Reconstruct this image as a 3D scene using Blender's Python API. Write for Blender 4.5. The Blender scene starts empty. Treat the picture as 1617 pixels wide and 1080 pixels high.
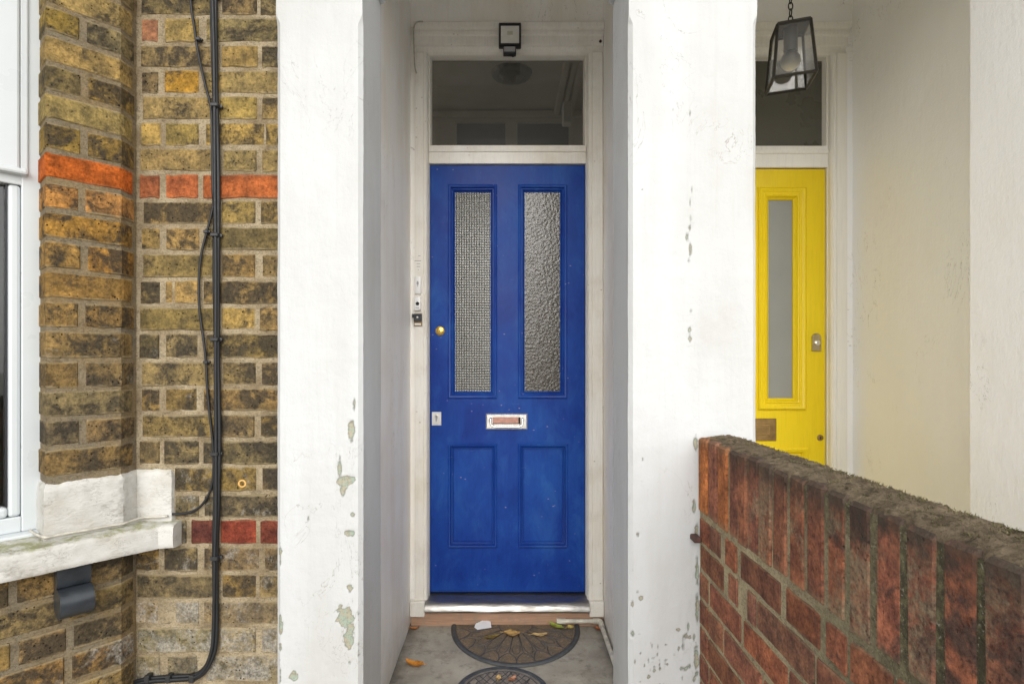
import bpy, bmesh, math, random
import numpy as np
from mathutils import Vector, noise as mn

random.seed(11)
SC = bpy.context.scene
COL = SC.collection
R = math.radians

# ------------------------------------------------------------------ camera, sky, sun, exposure
F = 900.0          # focal length in photo pixels (photo 1617 x 1080)
VX, VY = 800.0, 567.0
H = 1.284          # camera height over the porch floor
cam = bpy.data.cameras.new("camera")
cam.sensor_width = 36.0
cam.lens = 36.0 * F / 1617.0
cam.shift_x = (808.5 - VX) / 1617.0
cam.shift_y = (VY - 540.0) / 1617.0
cam.clip_start = 0.02
cam.clip_end = 2000
camo = bpy.data.objects.new("camera", cam)
camo.location = (0, 0, H)
camo.rotation_euler = (R(90), 0, 0)
COL.objects.link(camo)
SC.camera = camo

SUN_EL, SUN_AZ = R(30), R(3)      # bright overcast, strongest from behind the camera
w = bpy.data.worlds.new("World")
SC.world = w
w.use_nodes = True
nt = w.node_tree
nt.nodes.clear()
sky = nt.nodes.new("ShaderNodeTexSky")
sky.sky_type = 'NISHITA'
sky.sun_disc = False
sky.sun_elevation = SUN_EL
sky.sun_rotation = R(180) - SUN_AZ
sky.air_density = 1.0
sky.dust_density = 4.0
hs = nt.nodes.new("ShaderNodeHueSaturation")
hs.inputs["Saturation"].default_value = 0.22     # overcast: a nearly grey sky
bg = nt.nodes.new("ShaderNodeBackground")
bg.inputs["Strength"].default_value = 0.05
wo = nt.nodes.new("ShaderNodeOutputWorld")
nt.links.new(sky.outputs[0], hs.inputs["Color"])
nt.links.new(hs.outputs[0], bg.inputs["Color"])
nt.links.new(bg.outputs[0], wo.inputs["Surface"])

sun = bpy.data.lights.new("sun", 'SUN')
sun.energy = 1.5
sun.angle = R(160)
sun.color = (1.0, 0.985, 0.96)
suno = bpy.data.objects.new("sun", sun)
COL.objects.link(suno)
sd = Vector((-math.sin(SUN_AZ) * math.cos(SUN_EL), -math.cos(SUN_AZ) * math.cos(SUN_EL), math.sin(SUN_EL)))
suno.rotation_euler = sd.to_track_quat('Z', 'Y').to_euler()
suno.location = (-2, -6, 8)

SC.view_settings.view_transform = 'Standard'
SC.view_settings.look = 'None'
SC.view_settings.exposure = 1.64
SC.view_settings.gamma = 1.0
SC.render.engine = 'CYCLES'
SC.cycles.use_denoising = True
SC.cycles.max_bounces = 16
SC.cycles.diffuse_bounces = 12
SC.cycles.transmission_bounces = 8
SC.cycles.transparent_max_bounces = 8
SC.cycles.caustics_reflective = False
SC.cycles.caustics_refractive = False
SC.cycles.sample_clamp_indirect = 6.0


# ------------------------------------------------------------------ small tools
def P(px, py, Y):
    """photo pixel at depth Y -> point in the place"""
    return Vector(((px - VX) * Y / F, Y, H - (py - VY) * Y / F))


def PX(px, Y): return (px - VX) * Y / F
def PZ(py, Y): return H - (py - VY) * Y / F


class MB:
    def __init__(s):
        s.v = []
        s.f = []
        s.attr = {}

    def add(s, vs, fs):
        o = len(s.v)
        s.v += [tuple(v) for v in vs]
        s.f += [tuple(i + o for i in f) for f in fs]
        return s

    def box(s, x0, x1, y0, y1, z0, z1):
        return s.add([(x0, y0, z0), (x1, y0, z0), (x1, y1, z0), (x0, y1, z0), (x0, y0, z1), (x1, y0, z1), (x1, y1, z1), (x0, y1, z1)],
                     [(0, 3, 2, 1), (4, 5, 6, 7), (0, 1, 5, 4), (1, 2, 6, 5), (2, 3, 7, 6), (3, 0, 4, 7)])

    def bbox(s, x0, x1, y0, y1, z0, z1, b=0.002, seg=1):
        bm = bmesh.new()
        t = MB().box(x0, x1, y0, y1, z0, z1)
        vs = [bm.verts.new(v) for v in t.v]
        for f in t.f: bm.faces.new([vs[i] for i in f])
        bmesh.ops.bevel(bm, geom=bm.edges[:], offset=b, segments=seg, profile=0.5, affect='EDGES')
        bm.verts.index_update()
        s.add([v.co[:] for v in bm.verts], [[v.index for v in f.verts] for f in bm.faces])
        bm.free()
        return s

    def grid(s, rows, close_u=False, close_v=False, flip=False):
        """rows: list of lists of points"""
        n, m = len(rows), len(rows[0])
        fs = []
        for i in range(n if close_v else n - 1):
            for j in range(m if close_u else m - 1):
                a, b, c, d = i * m + j, i * m + (j + 1) % m, ((i + 1) % n) * m + (j + 1) % m, ((i + 1) % n) * m + j
                fs.append((a, d, c, b) if flip else (a, b, c, d))
        return s.add([p for r in rows for p in r], fs)

    def prism(s, plan, z0, z1, caps=True):
        """plan: CCW polygon (x, y)"""
        n = len(plan)
        vs = [(x, y, z0) for x, y in plan] + [(x, y, z1) for x, y in plan]
        fs = [(i, (i + 1) % n, n + (i + 1) % n, n + i) for i in range(n)]
        if caps: fs += [tuple(range(n - 1, -1, -1)), tuple(range(n, 2 * n))]
        return s.add(vs, fs)

    def extr_x(s, prof, x0, x1):
        """prof: closed polygon (y, z), extruded along x"""
        n = len(prof)
        vs = [(x0, y, z) for y, z in prof] + [(x1, y, z) for y, z in prof]
        fs = [(i, (i + 1) % n, n + (i + 1) % n, n + i) for i in range(n)] + [tuple(range(n - 1, -1, -1)), tuple(range(n, 2 * n))]
        return s.add(vs, fs)

    def ring(s, x0, x1, z0, z1, prof):
        """rectangular moulding in an x-z plane: prof = [(inset, y), ...] outside to inside"""
        rows = [[(x0 + d, y, z0 + d), (x1 - d, y, z0 + d), (x1 - d, y, z1 - d), (x0 + d, y, z1 - d)] for d, y in prof]
        return s.grid(rows, close_u=True)

    def tube(s, pts, r, n=8, caps=True, flat=1.0):
        pts = [Vector(p) for p in pts]
        rows = []
        up = None
        for i, p in enumerate(pts):
            t = (pts[min(i + 1, len(pts) - 1)] - pts[max(i - 1, 0)]).normalized()
            if up is None:
                up = Vector((0, 0, 1)) if abs(t.z) < .9 else Vector((0, 1, 0))
            a = (up - t * up.dot(t)).normalized()
            up = a
            b = t.cross(a)
            rr = r[i] if isinstance(r, (list, tuple)) else r
            rows.append([p + a * math.cos(2 * math.pi * k / n) * rr * flat + b * math.sin(2 * math.pi * k / n) * rr for k in range(n)])
        o = len(s.v)
        s.grid(rows, close_u=True)
        if caps:
            m = len(rows)
            s.f += [tuple(o + k for k in range(n - 1, -1, -1)), tuple(o + (m - 1) * n + k for k in range(n))]
        return s

    def disc(s, c, r, axis='y', n=20, depth=0.004, prof=None):
        """lathe about an axis (pointing to -y or +z) through c: prof = [(radius, out)]"""
        prof = prof or [(r, 0), (r, depth), (0.0001, depth)]
        rows = []
        for rad, out in prof:
            row = []
            for k in range(n):
                a = 2 * math.pi * k / n
                if axis == 'y': row.append((c[0] + rad * math.cos(a), c[1] - out, c[2] + rad * math.sin(a)))
                else: row.append((c[0] + rad * math.cos(a), c[1] + rad * math.sin(a), c[2] + out))
            rows.append(row)
        return s.grid(rows, close_u=True)


def catmull(pts, n=6):
    pts = [Vector(p) for p in pts]
    out = []
    for i in range(len(pts) - 1):
        p0, p1, p2, p3 = pts[max(i - 1, 0)], pts[i], pts[i + 1], pts[min(i + 2, len(pts) - 1)]
        for k in range(n):
            t = k / n
            out.append(0.5 * ((2 * p1) + (p2 - p0) * t + (2 * p0 - 5 * p1 + 4 * p2 - p3) * t * t + (3 * p1 - p0 - 3 * p2 + p3) * t ** 3))
    out.append(pts[-1])
    return out


WL = {}


def obj(name, mb, mat, parent=None, smooth=False, color=None, fix=True, **props):
    """links ONE mesh object; mb is in world coordinates, origin at its centre"""
    v = np.array(mb.v, dtype=np.float64)
    c = (v.min(0) + v.max(0)) / 2
    me = bpy.data.meshes.new(name)
    me.from_pydata([tuple(p) for p in (v - c)], [], mb.f)
    for k, a in mb.attr.items():
        at = me.attributes.new(k, 'FLOAT', 'POINT')
        at.data.foreach_set('value', np.asarray(a, dtype=np.float32))
    if fix:
        bm = bmesh.new()
        bm.from_mesh(me)
        bmesh.ops.recalc_face_normals(bm, faces=bm.faces[:])
        bm.to_mesh(me)
        bm.free()
    if smooth:
        me.polygons.foreach_set('use_smooth', [True] * len(me.polygons))
        if smooth == 'auto':
            try: me.set_sharp_from_angle(angle=R(35))
            except Exception: pass
    me.materials.append(mat)
    me.update()
    o = bpy.data.objects.new(name, me)
    COL.objects.link(o)
    wl = Vector(c)
    WL[o] = wl
    if parent:
        o.parent = parent
        o.location = wl - WL[parent]
    else:
        o.location = wl
    if color: o.color = color
    for k, val in props.items(): o[k] = val
    return o


def tag(o, label, cat, group=None):
    o['label'] = label
    o['category'] = cat
    if group: o['group'] = group
    return o


def thing(name, label, cat, loc, group=None):
    o = bpy.data.objects.new(name, None)
    COL.objects.link(o)
    o.location = loc
    o.empty_display_size = 0.05
    WL[o] = Vector(loc)
    return tag(o, label, cat, group)


def structure(o):
    o['kind'] = 'structure'
    return o


# ------------------------------------------------------------------ materials
class NT:
    def __init__(s, name):
        s.m = bpy.data.materials.new(name)
        s.m.use_nodes = True
        s.t = s.m.node_tree
        s.b = s.t.nodes["Principled BSDF"]
        s.n = s.t.nodes

    def new(s, typ, **kw):
        n = s.n.new(typ)
        for k, v in kw.items():
            if hasattr(n, k): setattr(n, k, v)
            else: n.inputs[k].default_value = v
        return n

    def put(s, inp, val):
        if isinstance(val, bpy.types.NodeSocket): s.t.links.new(val, inp)
        elif isinstance(val, (tuple, list)) and len(val) == 3 and inp.type == 'RGBA': inp.default_value = (*val, 1)
        else: inp.default_value = val

    def coord(s, kind='Object', rnd=False):
        c = s.new("ShaderNodeTexCoord").outputs[kind]
        if rnd:
            oi = s.new("ShaderNodeObjectInfo").outputs["Random"]
            k = s.math('MULTIPLY', oi, 53.0)
            a = s.new("ShaderNodeVectorMath", operation='ADD')
            s.put(a.inputs[0], c)
            s.put(a.inputs[1], k)
            return a.outputs[0]
        return c

    def geo(s): return s.new("ShaderNodeNewGeometry").outputs["Position"]

    def math(s, op, a, b=None, clamp=False):
        n = s.new("ShaderNodeMath", operation=op, use_clamp=clamp)
        s.put(n.inputs[0], a)
        if b is not None: s.put(n.inputs[1], b)
        return n.outputs[0]

    def scale(s, vec, sc):
        n = s.new("ShaderNodeVectorMath", operation='MULTIPLY')
        s.put(n.inputs[0], vec)
        n.inputs[1].default_value = sc
        return n.outputs[0]

    def noise(s, vec, scale, detail=4, rough=0.55, dist=0.0):
        n = s.new("ShaderNodeTexNoise")
        s.put(n.inputs["Vector"], vec)
        n.inputs["Scale"].default_value = scale
        n.inputs["Detail"].default_value = detail
        n.inputs["Roughness"].default_value = rough
        n.inputs["Distortion"].default_value = dist
        return n.outputs["Fac"]

    def voro(s, vec, scale, feature='F1', rnd=1.0):
        n = s.new("ShaderNodeTexVoronoi", feature=feature)
        s.put(n.inputs["Vector"], vec)
        n.inputs["Scale"].default_value = scale
        n.inputs["Randomness"].default_value = rnd
        return n.outputs["Distance"]

    def step(s, fac, lo, hi, a=0.0, b=1.0):
        n = s.new("ShaderNodeMapRange")
        n.clamp = True
        s.put(n.inputs["Value"], fac)
        s.put(n.inputs["From Min"], lo)
        s.put(n.inputs["From Max"], hi)
        n.inputs["To Min"].default_value = a
        n.inputs["To Max"].default_value = b
        return n.outputs[0]

    def mix(s, fac, a, b, mode='MIX'):
        n = s.new("ShaderNodeMix", data_type='RGBA', blend_type=mode)
        s.put(n.inputs[0], fac)
        s.put(n.inputs[6], a)
        s.put(n.inputs[7], b)
        return n.outputs[2]

    def attr(s, name, typ='GEOMETRY'):
        n = s.new("ShaderNodeAttribute", attribute_name=name, attribute_type=typ)
        return n.outputs["Fac"]

    def sep(s, vec):
        n = s.new("ShaderNodeSeparateXYZ")
        s.put(n.inputs[0], vec)
        return n.outputs

    def bump(s, h, strength=0.3, dist=0.002, prev=None):
        n = s.new("ShaderNodeBump")
        n.inputs["Strength"].default_value = strength
        n.inputs["Distance"].default_value = dist
        s.put(n.inputs["Height"], h)
        if prev is not None: s.put(n.inputs["Normal"], prev)
        return n.outputs[0]

    def out(s, col=None, rough=None, normal=None, metal=None, spec=None, **kw):
        if col is not None: s.put(s.b.inputs["Base Color"], col)
        if rough is not None: s.put(s.b.inputs["Roughness"], rough)
        if normal is not None: s.put(s.b.inputs["Normal"], normal)
        if metal is not None: s.put(s.b.inputs["Metallic"], metal)
        if spec is not None: s.put(s.b.inputs["Specular IOR Level"], spec)
        for k, v in kw.items(): s.put(s.b.inputs[k.replace('_', ' ')], v)
        return s.m


def simple(name, col, rough=0.5, metal=0.0, var=0.12, sc=40, bump=0.0):
    t = NT(name)
    c = t.coord('Object', True)
    n = t.noise(c, sc, 4)
    k = t.step(n, 0.3, 0.7, 1 - var, 1 + var)
    cc = t.mix(1.0, (*col, 1), k, 'MULTIPLY')
    nn = t.bump(t.noise(c, sc * 3, 3), bump, 0.001) if bump else None
    return t.out(cc, t.step(n, 0.3, 0.7, rough * 0.85, min(1, rough * 1.15)), nn, metal)


def brick_material(name, soot_col, bloom_col, smear_col, smear_shade=1.0, pits=1.0, cap=False):
    t = NT(name)
    c = t.coord('Object', True)
    oi = t.new("ShaderNodeObjectInfo")
    base = oi.outputs["Color"]
    soot, bloom = t.attr("soot", 'OBJECT'), t.attr("bloom", 'OBJECT')
    # tone drift inside one brick
    n0 = t.noise(c, 18, 6, 0.65)
    col = t.mix(t.step(n0, 0.36, 0.66), t.mix(1.0, base, (.66, .64, .64, 1), 'MULTIPLY'), t.mix(1.0, base, (1.65, 1.5, 1.2, 1), 'MULTIPLY'))
    # soot in broad patches with broken borders
    n1 = t.math('ADD', t.noise(c, 15, 7, 0.72, 0.5), t.math('MULTIPLY', t.math('SUBTRACT', t.noise(c, 85, 4, .7), .5), .25))
    th = t.math('SUBTRACT', 0.70, t.math('MULTIPLY', soot, 0.34))
    sm = t.math('MULTIPLY', t.step(n1, th, t.math('ADD', th, 0.13)), 0.88)
    col = t.mix(sm, col, soot_col)
    # pale bloom / lichen
    n2 = t.math('ADD', t.noise(c, 12, 6, 0.7, 0.6), t.math('MULTIPLY', t.math('SUBTRACT', t.noise(c, 95, 4, .7), .5), .25))
    th2 = t.math('SUBTRACT', 0.78, t.math('MULTIPLY', bloom, 0.40))
    bm_ = t.math('MULTIPLY', t.step(n2, th2, t.math('ADD', th2, 0.14)), t.step(t.noise(c, 120, 3, .7), 0.36, 0.6, 0.25, 0.85))
    col = t.mix(bm_, col, bloom_col)
    # sandy grain
    n3 = t.noise(c, 105, 5, 0.75)
    col = t.mix(t.step(n3, 0.5, 0.66, 0, .7), col, t.mix(1.0, col, (0.36, 0.34, 0.33, 1), 'MULTIPLY'))
    col = t.mix(t.step(n3, 0.49, 0.34, 0, .6), col, t.mix(1.0, col, (1.7, 1.6, 1.4, 1), 'MULTIPLY'))
    # mortar smeared over the arrises
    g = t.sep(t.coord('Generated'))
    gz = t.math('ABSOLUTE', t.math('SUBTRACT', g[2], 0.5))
    nz = t.math('ADD', t.noise(c, 34, 5, .65), t.math('MULTIPLY', t.noise(c, 8, 2), .6))
    e = t.math('ADD', gz, t.math('MULTIPLY', nz, 0.24))
    col = t.mix(t.step(e, 0.585, 0.66, 0, 0.85 * smear_shade), col, smear_col)
    col = t.mix(t.step(t.math('ADD', gz, t.math('MULTIPLY', t.noise(c, 26, 3), .05)), .505, .525, 0, .75 * smear_shade), col, (0.05, 0.042, 0.032, 1))  # dark hairline paints the crack shadow between brick and bed joint
    if cap:      # soot and algae washed down from the coping
        d = t.math('MULTIPLY', t.step(t.math('ADD', g[2], t.math('MULTIPLY', t.noise(c, 11, 5, .65), .9)), 1.08, 1.42, 0, .9), t.attr("cap", 'OBJECT'))
        col = t.mix(d, col, (0.045, 0.038, 0.032, 1))
    # pits
    v = t.voro(c, 80)
    sel = t.step(t.noise(c, 21, 2), 0.44, 0.56)
    pit = t.math('MULTIPLY', t.step(t.math('ADD', v, t.math('MULTIPLY', t.noise(c, 190, 2), .12)), 0.16, 0.26, 1, 0), sel)
    col = t.mix(t.math('MULTIPLY', pit, 0.92 * pits), col, (0.016, 0.013, 0.010, 1))
    h = t.math('ADD', t.math('MULTIPLY', t.noise(c, 75, 6, .7), 1.1), t.math('MULTIPLY', t.noise(c, 20, 3), 0.9))
    h = t.math('SUBTRACT', h, t.math('MULTIPLY', pit, 1.2 * pits))
    return t.out(col, 0.95, t.bump(h, 0.9, 0.005), spec=0.12)


def mortar_material(name, col, col2, mossy=0.0):
    t = NT(name)
    c = t.geo()
    n = t.noise(c, 9, 5)
    cc = t.mix(t.step(n, 0.4, 0.65), (*col, 1), (*col2, 1))
    n2 = t.noise(c, 160, 4, .7)
    cc = t.mix(t.step(t.noise(c, 31, 5, .7), .5, .68, 0, .6), cc, t.mix(1.0, cc, (.58, .54, .48, 1), 'MULTIPLY'))
    ck = t.noise(t.scale(c, (1, 1, 3)), 26, 4, .6, .8)
    cc = t.mix(t.step(t.math('ABSOLUTE', t.math('SUBTRACT', ck, .5)), .003, .014, .7, 0), cc, (0.06, 0.05, 0.04, 1))
    cc = t.mix(t.step(n2, 0.45, 0.7, 0, .7), cc, t.mix(1.0, cc, (0.5, 0.47, 0.42, 1), 'MULTIPLY'))
    if mossy:
        z = t.sep(c)[2]
        m = t.step(t.math('ADD', z, t.math('MULTIPLY', t.noise(c, 12, 4), 0.3)), 1.05, 1.25, 0, mossy)
        y = t.sep(c)[1]
        m2 = t.step(t.math('ADD', y, t.math('MULTIPLY', t.noise(c, 9, 4), 0.6)), 1.40, 1.03, 0, mossy)
        mc = t.mix(t.step(t.noise(c, 60, 5, .75), .48, .62), (0.020, 0.020, 0.013, 1), (0.105, 0.105, 0.055, 1))
        mc = t.mix(t.step(t.noise(c, 150, 3, .7), .6, .7, 0, .8), mc, (0.30, 0.29, 0.24, 1))
        cc = t.mix(t.math('MAXIMUM', m, m2), cc, mc)
    return t.out(cc, 0.95, t.bump(t.math('ADD', t.noise(c, 200, 5, .7), t.noise(c, 40, 3)), 0.8, 0.004), spec=0.15)


def plaster_material(name, base, dirt, dirt_amt=0.4, low=None, peel=False, rough=0.6, speck=0.5):
    t = NT(name)
    c = t.geo()
    n = t.noise(c, 1.7, 5, .6)
    st = t.noise(t.scale(c, (5, 5, 0.8)), 1.6, 5, .6)
    f = t.math('MULTIPLY', t.step(t.math('ADD', n, t.math('MULTIPLY', st, .7)), 0.78, 1.12), dirt_amt)
    cc = t.mix(f, (*base, 1), (*dirt, 1))
    # fine specks and scuffs
    sp = t.math('MULTIPLY', t.step(t.voro(c, 34), 0.03, 0.06, 1, 0), t.step(t.noise(c, 5, 3), .56, .66))
    cc = t.mix(t.math('MULTIPLY', sp, speck), cc, (0.22, 0.20, 0.16, 1))
    if low:     # splash dirt near the floor
        z = t.sep(c)[2]
        d = t.step(t.math('ADD', z, t.math('MULTIPLY', t.noise(c, 14, 5, .7), 0.45)), low + .35, low, 0, 0.55)
        cc = t.mix(d, cc, (0.36, 0.34, 0.29, 1))
    # hairline cracks and run marks
    ck = t.noise(t.scale(c, (1, 1, .55)), 5.5, 5, .62, 1.4)
    cm = t.math('MULTIPLY', t.step(t.math('ABSOLUTE', t.math('SUBTRACT', ck, .5)), .0008, .0032, 1, 0), t.step(t.noise(c, 2.3, 2), .52, .6))
    cc = t.mix(t.math('MULTIPLY', cm, .55), cc, (0.20, 0.18, 0.15, 1))
    rn = t.noise(t.scale(c, (26, 26, .9)), 1.5, 4, .6)
    cc = t.mix(t.step(rn, .56, .74, 0, .35 * dirt_amt), cc, (*dirt, 1))
    br = t.noise(t.scale(c, (1, 1, .25)), 60, 4, .6)
    h = t.math('ADD', t.math('MULTIPLY', t.noise(c, 9, 4), 1.3), t.math('ADD', t.math('MULTIPLY', t.noise(c, 90, 5, .7), 0.4), t.math('MULTIPLY', br, .45)))
    if peel:
        p = t.attr("peel")
        pc = t.mix(t.step(t.noise(c, 60, 5, .7), .42, .58), (0.27, 0.33, 0.27, 1), (0.33, 0.30, 0.22, 1))
        pc = t.mix(t.step(t.noise(c, 170, 3, .7), .5, .7, 0, .7), pc, (0.12, 0.13, 0.10, 1))
        cc = t.mix(t.step(p, .45, .55), cc, pc)
        edge = t.math('MULTIPLY', t.step(p, .25, .5), t.step(p, .5, .75, 1, 0))
        cc = t.mix(t.math('MULTIPLY', edge, .55), cc, (0.09, 0.085, 0.07, 1))  # dark rim paints the shadow along the broken paint edge
    return t.out(cc, rough, t.bump(h, 0.55, 0.005), spec=0.3)


def gloss_paint(name, col, worn, chip, rough=0.33, chips=1.0, grime=None, spec=0.4, scuff=False):
    t = NT(name)
    c = t.geo()
    n = t.noise(t.scale(c, (1, 1, 0.7)), 3.2, 5, .62)
    cc = t.mix(t.step(n, .4, .68), (*col, 1), (*worn, 1))
    br = t.noise(t.scale(c, (30, 30, 2)), 4, 3)
    cc = t.mix(t.step(br, .45, .7, 0, .25), cc, t.mix(1.0, cc, (.7, .72, .8, 1), 'MULTIPLY'))
    if scuff:     # pale rubbed patches, scratches and darker drag marks
        pt = t.noise(t.scale(c, (1.6, 1, .8)), 5.5, 6, .7, .6)
        cc = t.mix(t.step(pt, .50, .64, 0, .75), cc, t.mix(1.0, cc, (1.9, 1.55, 1.15, 1), 'MULTIPLY'))
        cc = t.mix(t.step(pt, .46, .3, 0, .6), cc, t.mix(1.0, cc, (.6, .62, .72, 1), 'MULTIPLY'))
        scr = t.math('MULTIPLY', t.step(t.noise(t.scale(c, (2, 1, 55)), 4, 3, .6, .3), .70, .74), t.step(t.noise(c, 9, 3), .56, .66))
        cc = t.mix(t.math('MULTIPLY', scr, .5), cc, (0.25, 0.33, 0.5, 1))
    if grime:
        g = t.step(t.noise(c, 7, 5, .65), .5, .75, 0, .5)
        cc = t.mix(g, cc, (*grime, 1))
    v = t.voro(t.scale(c, (1, 1, 1.7)), 21)
    sel = t.step(t.noise(c, 6.1, 2), .52, .6)
    ch = t.math('MULTIPLY', t.math('MULTIPLY', t.step(t.math('ADD', v, t.math('MULTIPLY', t.noise(c, 150, 2), .1)), 0.13, 0.15, 1, 0), sel), chips)
    cc = t.mix(ch, cc, (*chip, 1))
    h = t.math('ADD', t.math('MULTIPLY', br, .5), t.math('MULTIPLY', t.noise(c, 60, 4), .5))
    return t.out(cc, t.step(n, .3, .7, rough * .8, rough * 1.3), t.bump(t.math('SUBTRACT', h, ch), .22, .0015), spec=spec)


MAT = {}
M = MAT
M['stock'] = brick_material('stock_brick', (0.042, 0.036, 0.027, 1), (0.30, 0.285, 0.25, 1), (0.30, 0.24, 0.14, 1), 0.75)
M['redb'] = brick_material('red_brick', (0.062, 0.046, 0.040, 1), (0.22, 0.175, 0.115, 1), (0.24, 0.19, 0.12, 1), 0.35, 0.4, True)
M['fine_red'] = brick_material('rubbed_red_brick', (0.13, 0.04, 0.02, 1), (0.42, 0.40, 0.35, 1), (0.36, 0.26, 0.17, 1), 0.2, 0.12)
M['mortar'] = mortar_material('lime_mortar', (0.36, 0.30, 0.20), (0.22, 0.17, 0.105))
M['mortar_bay'] = mortar_material('bay_mortar', (0.205, 0.172, 0.118), (0.245, 0.178, 0.093))
M['mortar_grey'] = mortar_material('garden_wall_mortar', (0.40, 0.345, 0.225), (0.27, 0.23, 0.15), 0.85)
M['pillar'] = plaster_material('pillar_paint', (0.49, 0.505, 0.51), (0.40, 0.40, 0.38), 0.65, None, True, .55)
M['pillar_r'] = plaster_material('pillar_paint_scuffed', (0.49, 0.505, 0.51), (0.39, 0.385, 0.365), 0.65, .25, True, .55, .8)
M['porch'] = plaster_material('porch_paint', (0.88, 0.868, 0.835), (0.68, 0.60, 0.46), 0.55, .1, False, .45)
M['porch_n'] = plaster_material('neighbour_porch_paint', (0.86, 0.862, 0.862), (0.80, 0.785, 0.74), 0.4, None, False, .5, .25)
M['frame'] = gloss_paint('frame_paint', (0.80, 0.78, 0.725), (0.76, 0.72, 0.63), (0.25, 0.15, 0.09), .38, .6, (0.55, 0.49, 0.38))
M['frame_n'] = gloss_paint('neighbour_frame_paint', (0.78, 0.765, 0.72), (0.76, 0.74, 0.68), (0.5, 0.45, 0.38), .38, .15)
M['blue'] = gloss_paint('blue_door_paint', (0.008, 0.038, 0.235), (0.012, 0.068, 0.315), (0.50, 0.42, 0.38), .36, .45, None, .15, True)
M['yellow'] = gloss_paint('yellow_door_paint', (0.72, 0.53, 0.004), (0.74, 0.56, 0.006), (0.6, 0.5, 0.1), .4, .0)
M['upvc'] = simple('white_plastic_window', (0.52, 0.555, 0.57), .3, 0, .02, 8)
M['seal'] = simple('window_seal', (0.012, 0.013, 0.018), .5)
M['black'] = simple('black_plastic', (0.018, 0.019, 0.021), .42, 0, .2)
M['cable'] = simple('black_cable', (0.007, 0.008, 0.010), .55, 0, .3, 60)
M['iron'] = simple('painted_black_iron', (0.022, 0.027, 0.033), .34, 0, .3, 30, .3)
M['rust'] = simple('rusty_iron', (0.07, 0.035, 0.028), .85, 0, .4, 60, .6)
M['white_pl'] = simple('white_plastic', (0.78, 0.78, 0.77), .35, 0, .03)
M['grey_pl'] = simple('grey_sensor_plastic', (0.30, 0.30, 0.31), .3, 0, .1)
M['lens'] = simple('floodlight_lens', (0.66, 0.65, 0.60), .25, 0, .03)
M['chip'] = simple('led_chip', (0.46, 0.45, 0.34), .4, 0, .03)
M['chrome'] = simple('chrome', (0.78, 0.77, 0.75), .2, 1, .12, 60)
M['steel'] = simple('brushed_steel', (0.62, 0.61, 0.59), .35, 1, .08)
M['nickel'] = simple('dull_nickel', (0.46, 0.39, 0.25), .32, 1, .1)
M['brass'] = simple('brass', (0.75, 0.50, 0.14), .28, 1, .15)
M['oldbrass'] = simple('dull_brass', (0.30, 0.20, 0.09), .42, 1, .15)
M['dark'] = simple('dark_slot', (0.01, 0.01, 0.01), .7)
M['pinkflap'] = simple('inner_flap', (0.52, 0.27, 0.21), .6, 0, .2, 60)
M['paper'] = simple('white_paper', (0.78, 0.79, 0.83), .7, 0, .04)
M['pvcpipe'] = simple('dirty_white_pipe', (0.56, 0.53, 0.45), .5, 0, .25, 30)
M['rubber'] = simple('mat_rubber', (0.062, 0.066, 0.070), .55, 0, .3, 50, .4)
M['wirewhite'] = simple('painted_wire', (0.44, 0.42, 0.36), .5, 0, .2, 60)
M['lantern'] = simple('lantern_metal', (0.026, 0.023, 0.018), .45, .3, .2)
M['socket'] = simple('lamp_holder', (0.16, 0.155, 0.145), .4, .2, .1)
M['upper'] = simple('house_brick', (0.25, 0.18, 0.10), .9, 0, .4, 14, .5)


def wood_mat():
    t = NT('bare_wood')
    c = t.geo()
    g = t.noise(t.scale(c, (3, 20, 60)), 3, 5, .6)
    cc = t.mix(t.step(g, .35, .7), (0.44, 0.27, 0.175, 1), (0.31, 0.18, 0.115, 1))
    cc = t.mix(t.step(t.noise(c, 22, 5, .7), .52, .7, 0, .8), cc, (0.24, 0.20, 0.15, 1))
    return t.out(cc, .8, t.bump(g, .4, .002))


M['wood'] = wood_mat()


def alu_mat():
    t = NT('worn_aluminium')
    c = t.geo()
    n = t.noise(t.scale(c, (1, 4, 4)), 9, 4, .6)
    cc = t.mix(t.step(n, .4, .7), (0.44, 0.43, 0.41, 1), (0.28, 0.265, 0.24, 1))
    cc = t.mix(t.step(t.noise(c, 45, 5, .7), .58, .75, 0, .7), cc, (0.25, 0.22, 0.18, 1))
    return t.out(cc, t.step(n, .3, .7, .30, .5), t.bump(t.noise(t.scale(c, (1, 3, 3)), 14, 3), .45, .007), 1.0)


M['alu'] = alu_mat()


def concrete_mat():
    t = NT('porch_concrete')
    c = t.geo()
    n = t.noise(c, 4, 6, .62)
    cc = t.mix(t.step(n, .36, .66), (0.30, 0.275, 0.23, 1), (0.46, 0.43, 0.36, 1))
    cc = t.mix(t.step(t.noise(c, 17, 5, .7), .54, .72, 0, .65), cc, (0.125, 0.118, 0.105, 1))
    cc = t.mix(t.step(t.noise(c, 140, 4, .7), .58, .72, 0, .45), cc, (0.45, 0.43, 0.38, 1))
    cc = t.mix(t.step(t.noise(c, 7, 6, .7), .50, .70, 0, .7), cc, (0.20, 0.165, 0.12, 1))
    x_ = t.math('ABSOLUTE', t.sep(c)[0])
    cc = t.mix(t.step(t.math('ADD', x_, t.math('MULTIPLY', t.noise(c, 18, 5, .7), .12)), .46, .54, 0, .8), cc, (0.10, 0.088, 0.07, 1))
    v = t.math('MULTIPLY', t.step(t.voro(c, 26), .05, .09, 1, 0), t.step(t.noise(c, 4, 2), .5, .6))
    cc = t.mix(t.math('MULTIPLY', v, .8), cc, (0.09, 0.085, 0.08, 1))
    return t.out(cc, .88, t.bump(t.math('ADD', t.noise(c, 120, 6, .7), t.noise(c, 20, 4)), .45, .003), spec=.25)


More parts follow.
